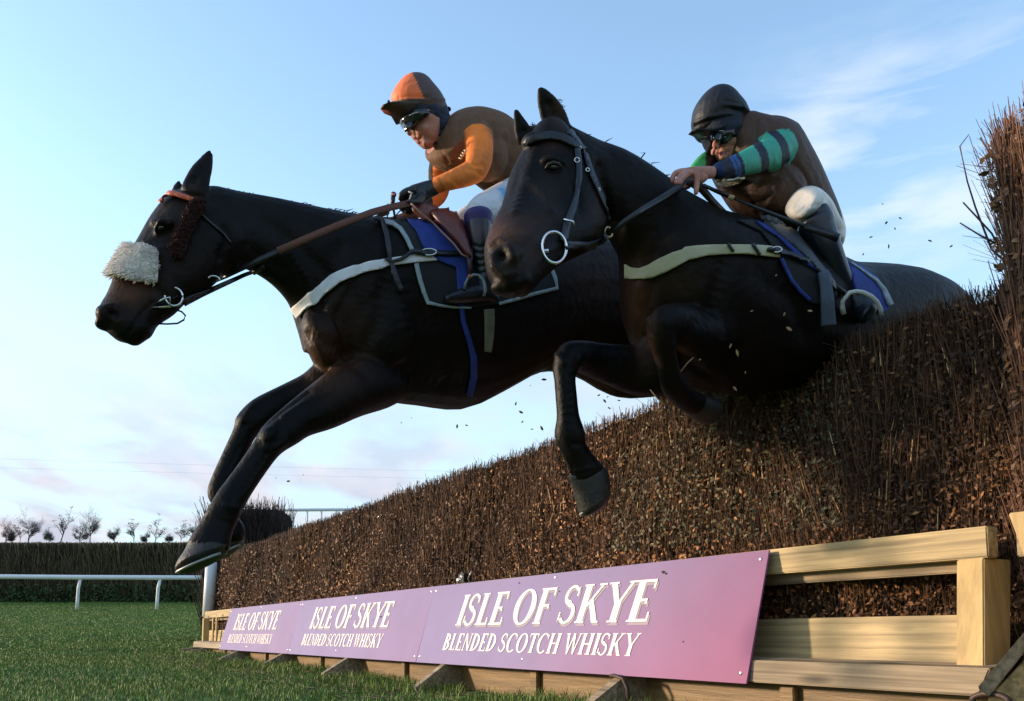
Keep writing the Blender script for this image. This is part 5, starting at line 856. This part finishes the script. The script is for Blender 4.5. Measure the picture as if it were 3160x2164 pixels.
# hood, cap, goggles
hood = union([AB(F7, [(415, 560, 1150, 560, 0, .082), (415, 640, 1160, 640, 0, .083), (450, 700, 1170, 720, 0, .083), (600, 720, 1180, 780, 0, .08)], D1r), AB(F7, [(690, 520, 1205, 520, .0, .085), (760, 600, 1235, 600, .0, .087), (840, 700, 1260, 700, .0, .087), (970, 800, 1285, 800, .0, .086), (1005, 900, 1292, 900, .0, .084), (1010, 1000, 1290, 1000, 0, .082), (1000, 1090, 1285, 1090, 0, .078), (960, 1170, 1245, 1180, 0, .066)], D1r), CR(F7, [(870, 1225, 18, -.03), (940, 1195, 26, -.035), (1020, 1160, 40, -.03), (1080, 1100, 50, -.02)], D1r)], .005, 3)
sculpt(hood, bvh(hood), [(F7, ((900, 620), (1050, 640), (1150, 700)), .008, -.004), (F7, (1060, 640), .02, .008), (F7, ((1050, 820), (1150, 850), (1250, 830)), .008, .004), (F7, ((1060, 960), (1160, 980), (1260, 950)), .008, -.004)]); obj('hood', hood, mat('navy_hood', (.010, .014, .035), .7, var=.4, scale=40, bump=.5, bscale=200), R1)
cap = union([AB(F7, [(640, 122, 870, 118, .01, .03), (520, 170, 950, 170, .01, .065), (440, 230, 1010, 230, .01, .085), (380, 300, 1075, 300, .01, .096), (335, 370, 1130, 370, .01, .102), (305, 440, 1172, 440, .01, .104), (300, 490, 1195, 500, .01, .104), (380, 540, 1215, 560, .01, .10)], D1r)], .006, 3)
sculpt(cap, bvh(cap), [(F7, ((560, 200), (640, 170), (720, 150)), .006, -.003), (F7, ((420, 440), (600, 415), (860, 425), (1100, 430)), .006, -.003), (F7, ((760, 170), (850, 380)), .006, .002), (F7, ((980, 430), (1090, 440), (1180, 470)), .007, .004)])
c = coords(cap); q = c-np.array(CL); zz = q@np.array(FWD); x7 = ((PX+FPX*(q@np.array(RT))/zz)-1150)/.18856; y7 = ((PY-FPX*(q@np.array(UPV))/zz)-220)/.18856
near_ = zz < D1r(1280)+.02; orr = (x7 < 700+(y7-130)*.47) & (y7 < 492-.0-(x7-290)*.16+np.maximum(0, x7-600)*.17); col = np.where((orr & near_)[:, None], np.array([.95, .19, .05]), np.array([.085, .05, .042])); setcol(cap, col)
cp = obj('helmet', cap, cloth('cap_silk', var=.1, scale=30, bump=.2, bscale=60), R1)
def sheet(fr, rows, D, th=.005):
    V = []; m = len(rows[0]); B = []
    for r in rows:
        for x, y, dz in r: X, Y = S(fr, x, y); V.append(P(X, Y, D(X)+dz))
    n = len(V); V2 = [v+FWD*th+UPV*th*.5 for v in V]; Fc = []
    R2 = len(rows)
    for i in range(R2-1):
        for j in range(m-1): a = i*m+j; Fc += [(a, a+1, a+m+1, a+m), (a+n, a+m+n, a+m+1+n, a+1+n)]
    rim = list(range(m))+[i*m+m-1 for i in range(1, R2)]+[(R2-1)*m+j for j in range(m-2, -1, -1)]+[i*m for i in range(R2-2, 0, -1)]
    for i in range(len(rim)): a, b = rim[i], rim[(i+1) % len(rim)]; Fc.append((a, b, b+n, a+n))
    return V+V2, Fc
pk = sheet(F7, [[(870, 500, -.095), (640, 488, -.10), (430, 492, -.10), (260, 505, -.085), (165, 550, -.06), (125, 620, -.03), (190, 695, .01), (300, 735, .04), (385, 880, .07)], [(850, 520, -.09), (680, 545, -.085), (540, 570, -.08), (430, 590, -.065), (350, 620, -.045), (300, 655, -.02), (310, 700, .01), (350, 760, .04), (420, 870, .065)], [(830, 540, -.085), (720, 600, -.08), (640, 650, -.075), (590, 690, -.065), (545, 735, -.05), (510, 775, -.03), (480, 805, -.01), (455, 835, .02), (445, 860, .05)]], lambda x: D1r(x)+.01)
pme = mk(pk); cpk_, X_, Y_ = paint(pme, (.07, .048, .038), [(F7, 170, 650, 130, 80, (.35, .04, .03), .9), (F7, 300, 520, 200, 22, (.16, .07, .05), .6)]); setcol(pme, cpk_); obj('peak', pme, MATS['cap_silk'], cp)
obj('goggle_strap', mk(tube3([P(*S(F7, x, y), D1r(1320)-z) for x, y, z in ((885, 550, .082), (915, 490, .088), (945, 420, .09), (970, 350, .088), (990, 280, .08))], [.006, .006, .006, .006, .005])), mat('strap_grey', (.06, .07, .07), .6, var=.9, scale=130), R1)
obj('cap_button', mk(BL(F7, 260, 492, D1r, -.085, 22, 16, .008)), blackl, cp); obj('strap_clip', mk(BL(F7, 1245, 620, D1r, .0, 40, 26, .02)), blackl, R1)
Tb1 = bvh(body1)
gog = patch(Tb1, F7, [(445, 870), (470, 790), (560, 690), (700, 640), (860, 620), (930, 700), (850, 790), (760, 820), (720, 880), (680, 955), (610, 962), (560, 1000), (520, 940)], .010, .012, None, 3.0, .006); obj('goggles', mk(gog), mat('black_lens', (.006, .007, .009), .12, spec=.7), R1)
obj('goggle_rim', mk(tube3([P(*S(F7, x, y), D1r(1270)-.085) for x, y in ((600, 728), (640, 705), (700, 685), (750, 672))], .002, 6)), mat('silver_print', (.5, .5, .5), .3), R1)
# whip held upright in the far hand
wh = thing('riding_whip', 'short upright whip handle with a pink end cap above the leading horse withers', 'whip', P(*S(F2, 424, 800), D1r(1210)-.02))
pw = lambda x, y: P(*S(F10, x, y), D1r(1210)-.02)
obj('handle', mk(tube3([pw(330, 760), pw(340, 640), pw(350, 520)], [.007, .010, .010])), mat('whip_grip', (.02, .014, .01), .5), wh); obj('end_knob', mk(BL(F10, 365, 430, D1r, -.02, 98, 92, .014)), blackl, wh); obj('end_cap', mk(BL(F10, 365, 422, D1r, -.033, 68, 48, .004)), mat('pink_cap', (.6, .22, .25), .5), wh); obj('gold_band', mk(tube3([pw(300, 690), pw(305, 600)], .006)), mat('gold_tape', (.45, .25, .08), .4), wh)
obj('shaft', mk(tube3([pw(330, 760), P(*S(F2, 440, 960), D1r(1230)+.05), P(*S(F2, 520, 1150), D1r(1250)+.30)], [.006, .005, .004])), blackl, wh)
def stirrup(pts, D, dz, root_name, label, m, tread, loc, rr=.008):
    t_ = thing(root_name, label, 'stirrup', loc); obj('arch', mk(tube3([P(*S(tread[0], x, y), D(S(tread[0], x, y)[0])+dz+z) for x, y, z in pts], rr)), m, t_); return t_
srp = obj('stirrup', mk(tube3([P(*S(F2, x, y), D1r(1470)-.31+z) for x, y, z in ((862, 1378, -.05), (868, 1345, -.055), (885, 1310, -.055), (915, 1290, -.05), (945, 1292, -.045), (970, 1315, -.04), (985, 1350, -.04), (990, 1390, -.04), (980, 1420, -.04))], .0065)), mat('dull_alloy', (.22, .25, .25), .4, metal=.5), sad)
obj('stirrup_leather', mk(tube3([P(*S(F2, x, y), D1r(1440)-.33) for x, y in ((880, 1150), (890, 1220), (893, 1290))], .007)), mat('stirrup_leather', (.08, .03, .02), .5), srp); obj('stirrup_tag', mk(BL(F2, 893, 1298, D1r, -.37, 12, 12, .006)), mat('orange_tag', (.5, .12, .03), .5), srp)

# ---------------- rider 2 (green hooped sleeve)
R2 = thing('person', 'jockey in black cap and green and navy hooped sleeves on the right horse', 'person', P(2350, 600, 3.7))
torso2 = lambda i: AB(F4, [(770, 330, 690, 470, 0, .07), (830, 312, 620, 530, 0, .14), (900, 303, 590, 600, 0, .185), (990, 335, 620, 690, .0, .19), (1065, 440, 665, 790, .02, .18), (1130, 545, 720, 870, .04, .17), (1195, 670, 800, 925, .07, .165), (1250, 790, 900, 960, .10, .17), (1262, 880, 990, 990, .13, .17)], D2r, inf=i)
armn2 = lambda i: CR(F4, [(985, 430, 82, -.13), (965, 455, 88, -.17), (905, 500, 86, -.23), (830, 535, 76, -.27), (760, 560, 64, -.30), (700, 580, 54, -.32), (640, 600, 45, -.33), (585, 615, 39, -.33)], D2r, inf=i)
armf2 = lambda i: CR(F4, [(640, 520, 70, .10), (580, 540, 60, .12), (520, 570, 52, .08), (480, 600, 42, .03), (455, 625, 34, -.02)], D2r, inf=i)
thn2 = lambda i: CR(F4, [(1180, 930, 120, .10), (1160, 880, 112, -.04), (1130, 830, 110, -.17), (1095, 800, 106, -.28), (1085, 795, 100, -.32)], D2r, inf=i)
thb2 = lambda i: CR(F4, [(1200, 860, 90, .12), (1245, 930, 74, .05), (1262, 980, 62, .0), (1262, 1030, 50, -.03)], D2r, inf=i)
shn2 = lambda i: CR(F4, [(1105, 835, 92, -.30), (1140, 890, 92, -.32), (1172, 960, 88, -.34), (1205, 1040, 80, -.36), (1240, 1120, 70, -.37), (1285, 1210, 58, -.38), (1325, 1280, 50, -.39), (1360, 1330, 48, -.40)], D2r, inf=i)
ftn2 = lambda i: CR(F4, [(1360, 1340, 52, -.40), (1400, 1380, 70, -.43), (1440, 1410, 80, -.47, .8), (1465, 1435, 66, -.52, .8)], D2r, inf=i)
thf2 = lambda i: CR(F4, [(1150, 900, 100, .24), (1050, 880, 90, .34), (980, 900, 76, .4), (1000, 1000, 60, .42), (1060, 1120, 50, .42), (1120, 1250, 44, .42)], D2r, inf=i)
hd2 = [AB(F8, [(380, 400, 1130, 420, 0, .066), (380, 650, 1180, 650, 0, .08), (440, 820, 1180, 850, 0, .08), (540, 950, 1150, 960, 0, .075), (600, 1040, 1110, 1050, -.005, .068), (640, 1120, 1060, 1130, -.01, .058), (690, 1200, 1020, 1210, -.015, .045), (735, 1260, 960, 1260, -.02, .034)], D2r, NS=20),
       CR(F8, [(700, 930, 40, -.05), (680, 1000, 46, -.064), (672, 1060, 54, -.072), (690, 1095, 50, -.066)], D2r), BL(F8, 800, 1165, D2r, -.048, 85, 26, .014, .25), BL(F8, 790, 1225, D2r, -.046, 70, 26, .014, .2), BL(F8, 800, 1270, D2r, -.034, 70, 46, .03), BL(F8, 930, 1020, D2r, -.048, 130, 90, .035), BL(F8, 640, 1160, D2r, -.03, 40, 60, .02)]
nk2 = CR(F8, [(950, 900, 250, .01), (1080, 1000, 230, .02), (1250, 1050, 250, .02)], D2r)
def hand2():
    L_ = [CR(F9, [(960, 400, 118, -.33, .75), (850, 400, 128, -.33, .7), (720, 400, 125, -.33, .6), (560, 390, 112, -.33, .55), (430, 395, 92, -.33, .55), (330, 400, 70, -.33, .6)], D2r)]
    for pts, z in ((((420, 370), (300, 385), (215, 420), (165, 500), (175, 590)), -.30), (((450, 400), (360, 440), (290, 500), (250, 570), (235, 620)), -.345), (((520, 400), (440, 440), (370, 500), (320, 570), (290, 620)), -.37), (((640, 420), (640, 520), (636, 620), (630, 720), (622, 810)), -.38)):
        L_.append(CR(F9, [(x, y, r, z-.004*j) for j, ((x, y), r) in enumerate(zip(pts, (66, 62, 58, 55, 46)))], D2r, NS=12))
    L_.append(CR(F9, [(820, 480, 62, -.36), (760, 545, 58, -.35), (690, 600, 50, -.33), (640, 640, 42, -.31)], D2r, NS=10)); return L_
farh2 = [CR(F4, [(455, 640, 34, -.02), (430, 665, 36, -.05), (405, 690, 34, -.07)], D2r)]+[CR(F4, [(420-6*k, 660+9*k, 15, -.05+.02*k), (385-4*k, 680+9*k, 14, -.06+.02*k), (380, 705+6*k, 12, -.05+.02*k)], D2r, NS=8) for k in range(4)]
body2 = union(hd2+[nk2, torso2(sh), armn2(sh), armf2(sh), thn2(sh), thb2(sh), shn2(sh), ftn2(sh), thf2(sh)]+farh2, .0055, 4)
handm = union(hand2()+[armn2(sh)], .0042, 2)
# keep the finely built hand joined to the body in one mesh
V_, F_ = joinm([([tuple(v) for v in coords(body2)], [tuple(p.vertices) for p in body2.polygons])]); body2 = union([(V_, F_)]+hand2(), .0046, 1)
Tb2 = bvh(body2); sculpt(body2, Tb2, [(F8, ((720, 1200), (790, 1180), (880, 1165)), .006, -.008), (F8, ((770, 1060), (830, 1090), (900, 1160)), .008, -.007), (F8, (730, 1110), .007, -.006), (F8, ((880, 1040), (960, 1060), (1020, 1110)), .008, -.004), (F8, ((700, 1150), (690, 1210)), .006, .003), (F9, ((350, 430), (300, 480), (260, 560)), .005, -.004), (F9, ((230, 480), (220, 560)), .004, -.003), (F9, ((500, 380), (560, 400)), .006, .003), (F9, ((700, 340), (850, 330)), .007, .002)])
cc, X_, Y_ = paint(body2, (.43, .20, .145), [(F8, 800, 1190, 100, 26, (.33, .08, .07), .8), (F8, 690, 1060, 60, 60, (.55, .17, .12), .7), (F8, 940, 1040, 110, 80, (.50, .17, .12), .6), (F9, 160, 590, 40, 40, (.45, .12, .10), .7), (F9, 250, 620, 60, 30, (.48, .16, .13), .7), (F9, 625, 820, 50, 30, (.50, .20, .18), .7), (F9, 640, 480, 60, 80, (.45, .16, .11), .6)]); setcol(body2, cc); obj('body', body2, skin, R2)
jersey2 = union([torso2(.006), armn2(.005), armf2(.005), BL(F4, 985, 420, D2r, -.11, 88, 84, .09), BL(F4, 930, 700, D2r, -.15, 190, 150, .06, -.5), BL(F4, 620, 510, D2r, .09, 60, 60, .08), BL(F4, 840, 420, D2r, -.03, 90, 90, .11)], .0065, 4)
sculpt(jersey2, bvh(jersey2), [(F4, ((700, 640), (800, 680), (900, 640)), .009, .008), (F4, ((720, 700), (820, 715), (930, 660)), .008, -.007), (F4, ((760, 740), (860, 750), (980, 670)), .009, .008), (F4, ((800, 800), (860, 790), (900, 720)), .009, -.007), (F4, ((690, 680), (760, 690), (820, 670)), .007, -.006), (F4, ((850, 860), (900, 780), (960, 700)), .010, .006), (F4, ((820, 330), (835, 400), (830, 440)), .010, -.009), (F4, ((880, 320), (900, 370)), .010, -.006), (F4, ((1000, 560), (1080, 620), (1150, 760)), .012, -.006), (F4, ((920, 560), (1000, 610), (1080, 720)), .012, .006), (F4, ((840, 340), (870, 400)), .01, .006), (F4, ((780, 880), (820, 885), (850, 870)), .006, .004)])
c = coords(jersey2); q = c-np.array(CL); zz = q@np.array(FWD); x4 = ((PX+FPX*(q@np.array(RT))/zz)-1900)/.5341; y4 = ((PY-FPX*(q@np.array(UPV))/zz)-200)/.5341
dn, = seglabel(c, [CR(F4, [(1000, 440, 84, -.15), (905, 500, 86, -.23), (830, 535, 76, -.27), (760, 560, 64, -.30), (700, 580, 54, -.32), (640, 600, 45, -.33), (560, 620, 39, -.33)], D2r)]); df2, = seglabel(c, [CR(F4, [(590, 535, 60, .12), (520, 570, 52, .08), (480, 600, 42, .03), (440, 625, 34, -.02)], D2r)])
NV = np.array([.012, .014, .03]); GN = np.array([.045, .34, .23]); BU = np.array([.025, .085, .28]); BRW = np.array([.075, .036, .021]); col = np.tile(BRW, (len(c), 1))
along = x4*.93-y4*.36; arm = (dn < .016) & (zz < D2r(2400)-.02) & (along < 815) & ~((y4 < 372))
bounds = [(250, BU*.3), (352, NV), (408, BU), (424, NV), (430, BU), (447, NV), (467, GN), (566, NV), (616, GN), (694, NV), (742, GN), (800, NV), (1000, NV)]
w_along = along-18*(1-((x4*.36+y4*.93-785)/75.)**2).clip(-1, 1)
ac = np.tile(NV+.006, (len(c), 1))
for (a_, cc_), (b2_, _) in zip(bounds, bounds[1:]): m_ = (w_along >= a_) & (w_along < b2_); ac[m_] = cc_
col[arm] = ac[arm]; fm = (df2 < .012) & (x4 < 600) & (zz > D2r(2170)-.06); col[fm] = np.where(((x4[fm] < 520))[:, None], np.array([.05, .36, .10]), np.array([.02, .018, .018])); setcol(jersey2, col)
obj('jersey', jersey2, cloth('silk_brown_green', var=.12, scale=25, bump=.9, bscale=13, spec=.3, rough=.6), R2)
bd_ = obj('chest_badge', mk(patch(bvh(jersey2), F4, [(585, 665), (620, 655), (745, 638), (728, 668), (695, 690), (655, 698), (605, 688)], .012, .004, D2r(2240)-.2, 4)), mat('badge_cream', (.62, .56, .45), .6), R2)
Tj2 = bvh(jersey2)
for k, x in enumerate((606, 625, 645, 664, 684, 704)): obj('badge_mark', mk(tube3([hit(Tj2, *S(F4, x, 655-.06*k), D2r(2240)-.2)[0]-FWD*.024, hit(Tj2, *S(F4, x+5, 668-1.0*k), D2r(2240)-.2)[0]-FWD*.024], .0028, 6)), blackl, bd_)
bre2 = union([thn2(.006), thb2(.006), thf2(.005), CR(F4, [(1105, 835, 95, -.30), (1120, 862, 94, -.305)], D2r, inf=.004), CR(F4, [(1235, 900, 60, -.10), (1275, 960, 52, -.10), (1290, 1010, 38, -.12)], D2r)], .0065, 4)
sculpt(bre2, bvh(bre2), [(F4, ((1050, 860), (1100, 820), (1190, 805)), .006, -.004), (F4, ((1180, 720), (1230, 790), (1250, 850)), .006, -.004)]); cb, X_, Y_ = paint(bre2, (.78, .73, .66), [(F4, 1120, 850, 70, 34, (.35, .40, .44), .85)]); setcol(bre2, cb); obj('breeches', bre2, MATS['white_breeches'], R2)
bt2 = union([CR(F4, [(1148, 905, 92, -.325), (1172, 960, 88, -.34), (1205, 1040, 80, -.36), (1240, 1120, 70, -.37), (1285, 1210, 58, -.38), (1325, 1280, 50, -.39), (1360, 1330, 48, -.40)], D2r, inf=.008), AB(F4, [(1078, 885, 1205, 822, -.31, .07), (1095, 915, 1232, 868, -.32, .072), (1120, 960, 1250, 920, -.335, .072)], D2r, inf=.006), ftn2(.003)], .006, 3)
cb, X_, Y_ = paint(bt2, (.010, .012, .02), []); setcol(bt2, cb); obj('boot', bt2, MATS['boot_leather'], R2)
hood2 = union([AB(F8, [(370, 640, 1180, 640, 0, .084), (390, 740, 1190, 740, 0, .085), (430, 810, 1190, 830, 0, .085), (560, 840, 1190, 880, 0, .08)], D2r), AB(F8, [(800, 600, 1240, 600, .0, .088), (880, 680, 1262, 680, .0, .09), (970, 780, 1272, 780, .0, .088), (1040, 880, 1278, 900, .0, .086), (1080, 980, 1278, 990, .0, .082), (1090, 1060, 1250, 1070, .0, .07)], D2r), AB(F8, [(390, 840, 560, 830, .03, .05), (440, 930, 590, 930, .03, .05), (480, 1020, 610, 1020, .03, .045), (560, 1110, 610, 1110, .02, .03)], D2r)], .005, 3)
sculpt(hood2, bvh(hood2), [(F8, (1080, 720), .02, .008), (F8, ((960, 640), (1100, 600), (1200, 640)), .008, -.004)]); obj('hood', hood2, MATS['navy_hood'], R2)
cap2 = union([AB(F8, [(660, 148, 860, 148, .01, .03), (540, 195, 960, 200, .01, .065), (430, 290, 1060, 290, .01, .088), (360, 390, 1145, 390, .01, .10), (310, 490, 1205, 490, .01, .106), (292, 590, 1243, 580, .01, .108), (282, 690, 1228, 650, .01, .106), (310, 775, 1150, 700, .01, .10)], D2r)], .006, 3)
R_ = random.Random(12); sculpt(cap2, bvh(cap2), [(F8, ((R_.uniform(750, 950), y), (R_.uniform(1000, 1150), y+R_.uniform(20, 70))), .007, R_.choice((-.005, .005))) for y in (330, 380, 430, 480, 530, 580)]+[(F8, ((330, 690), (550, 590), (900, 560), (1100, 600)), .008, .006), (F8, ((340, 740), (560, 650), (900, 610)), .007, -.006), (F8, ((770, 160), (700, 300)), .008, .003)])
finish(cap2, (.010, .010, .013)); cp2 = obj('helmet', cap2, cloth('black_cap_silk', var=.1, scale=30, bump=.3, bscale=60, rough=.5, spec=.35), R2)
pk2 = mk(sheet(F8, [[(930, 680, -.10), (700, 760, -.115), (520, 780, -.12), (380, 790, -.11), (290, 815, -.08), (232, 880, -.04), (300, 905, -.0), (380, 950, .03)], [(930, 690, -.09), (740, 790, -.10), (580, 830, -.10), (460, 850, -.09), (390, 870, -.06), (350, 890, -.03), (380, 920, .01), (440, 960, .03)], [(920, 700, -.08), (760, 810, -.085), (640, 860, -.085), (560, 890, -.075), (500, 910, -.06), (470, 930, -.03), (470, 950, .0), (480, 985, .03)]], lambda x: D2r(x)+.01)); finish(pk2, (.012, .012, .015)); obj('peak', pk2, MATS['black_cap_silk'], cp2)
Tb2 = bvh(body2); obj('goggles', mk(patch(Tb2, F8, [(620, 862), (700, 830), (800, 812), (960, 790), (1000, 860), (960, 930), (900, 985), (840, 1020), (780, 1040), (700, 1010), (622, 972)], .010, .010, None, 3.0, .008)), MATS['black_lens'], R2)
obj('goggles', mk(patch(Tb2, F8, [(450, 900), (520, 870), (612, 860), (618, 980), (612, 1080), (585, 1130), (530, 1060), (480, 990)], .010, .010, D2r(2190)-.02, 3.0, .005)), MATS['black_lens'], R2)
obj('goggle_glint', mk(tube3([P(*S(F8, x, y), D2r(2230)-.115) for x, y in ((740, 822), (780, 816), (815, 822))], .0016, 6)), MATS['silver_print'], R2)
wh2 = thing('riding_whip', 'long black riding whip slanting down from the bare hand of the right hand jockey', 'whip', P(*S(F4, 670, 765), 3.36))
wz = lambda t: 3.42+.06*t
wp_ = [(505, 695, .0065), (580, 730, .0075), (650, 760, .0085)]
obj('handle', mk(tube3([P(*S(F4, x, y), 3.40) for x, y, r in wp_], [r for *_, r in wp_])), blackl, wh2); obj('gold_band', mk(tube3([P(*S(F4, 655, 762), 3.40), P(*S(F4, 682, 772), 3.40)], .0088)), mat('gold_tape2', (.55, .40, .2), .4), wh2)
obj('shaft', mk(tube3([P(*S(F4, x, y), 3.40-.0*i) for i, (x, y) in enumerate(((682, 772), (800, 822), (950, 880), (1100, 935), (1200, 970), (1255, 988)))], [.006, .007, .008, .0095, .0105, .011], 10)), blackl, wh2)
obj('flap', mk(ribbon3([P(*S(F4, 1090, 932), 3.39), P(*S(F4, 1200, 968), 3.385), P(*S(F4, 1288, 1002), 3.38)], [.022, .028, .030], .010)), blackl, wh2)
st2 = obj('stirrup', mk(tube3([P(*S(F4, x, y), D2r(2640)-.50+z) for x, y, z in ((1318, 1440, .0), (1308, 1400, -.01), (1312, 1365, -.02), (1335, 1338, -.03), (1350, 1318, -.03), (1390, 1310, -.03), (1430, 1316, -.03), (1475, 1338, -.03), (1510, 1370, -.02), (1530, 1410, -.01), (1535, 1450, .0))], [.010, .010, .009, .008, .009, .009, .009, .009, .009, .009, .009])), mat('white_stirrup', (.60, .60, .56), .45), sad2)
obj('stirrup_leather', mk(tube3([P(*S(F4, x, y), D2r(2560)-.42) for x, y in ((1120, 1110), (1200, 1200), (1270, 1280), (1335, 1330))], .010)), blackl, st2)
# ---------------- torn leaves and twig bits in the air
def bit(x, y, Z, sz, rot, k):
    c = P(x, y, Z); R_ = random.Random(k); a = (RT*math.cos(rot)+UPV*math.sin(rot)+FWD*R_.uniform(-.4, .4))*sz; b = (UPV*math.cos(rot)-RT*math.sin(rot)+FWD*R_.uniform(-.5, .5))*sz*.42; n_ = a.cross(b).normalized()*sz*.12
    V = [c-a, c-a*.3+b+n_, c+a*.5+b*.8, c+a, c+a*.3-b*.9+n_, c-a*.5-b*.7, c+n_*1.5]; return mk((V+[v+n_*.5 for v in V], [(0, 1, 6), (1, 2, 6), (2, 3, 6), (3, 4, 6), (4, 5, 6), (5, 0, 6), (8, 7, 13), (9, 8, 13), (10, 9, 13), (11, 10, 13), (12, 11, 13), (7, 12, 13)]+[(i, (i+1) % 6, 7+(i+1) % 6, 7+i) for i in range(6)]), smooth=False)
dk = mat('flying_dark_leaf', (.03, .018, .012), .8); pl_ = mat('flying_pale_chip', (.42, .26, .12), .7)
airb = [(1679, 1172, .014), (1592, 1246, .010), (1608, 1272, .013), (1612, 1302, .008), (1672, 1322, .014), (1642, 1325, .007), (1411, 1316, .012), (1440, 1313, .008), (1636, 1190, .004), (1866, 1238, .012), (1848, 1220, .009), (1858, 1200, .007), (1910, 1236, .008), (1840, 1195, .006), (1880, 1260, .009), (1875, 1225, .006), (936, 1466, .004), (890, 1485, .010), (852, 1475, .004), (2778, 674, .008), (2735, 688, .010), (2762, 706, .006), (2688, 732, .007), (2742, 761, .009), (2870, 744, .010), (2664, 785, .006), (2724, 630, .005), (2935, 760, .008), (1238, 1305, .005), (1270, 1290, .004), (2010, 1080, .010)]
for k, (x, y, sz) in enumerate(airb[:-1]): tag(obj('flying_leaf', bit(x, y, 4.3 if x < 2000 else 3.6, sz, k*1.3, k), dk), 'tiny dark leaf scrap flying in the air around the jumping horses', 'leaf', 'scraps flying in the air')
chips = [(2254, 1068, .010), (2275, 1090, .014), (2435, 1015, .014), (2320, 960, .006), (2395, 850, .005), (2300, 1150, .006), (2268, 1200, .012), (2500, 960, .010), (2160, 1110, .006), (2420, 970, .008)]
Tall = bvh(b2, bt2)
for k, (x, y, sz) in enumerate(chips):
    h, _ = hit(Tall, x, y, 3.5); z = proj(h)[2]-.05; tag(obj('flying_chip', bit(x, y, z, sz, 1.2+k*.7, 90+k), pl_), 'small pale wood chip flying beside the right hand horse', 'wood chip', 'pale chips flying by the right hand horse')
tag(obj('flying_twig', mk(tube3([P(2006, 1202, 3.3), P(2030, 1232, 3.3), P(2056, 1255, 3.3)], .002, 6)), pl_), 'pale broken twig flying below the chest of the right hand horse', 'twig'); tag(obj('flying_twig', mk(tube3([P(2098, 1150, 3.25), P(2120, 1122, 3.25), P(2140, 1103, 3.25)], .0018, 6)), pl_), 'pale broken twig against the tucked foreleg of the right hand horse', 'twig')
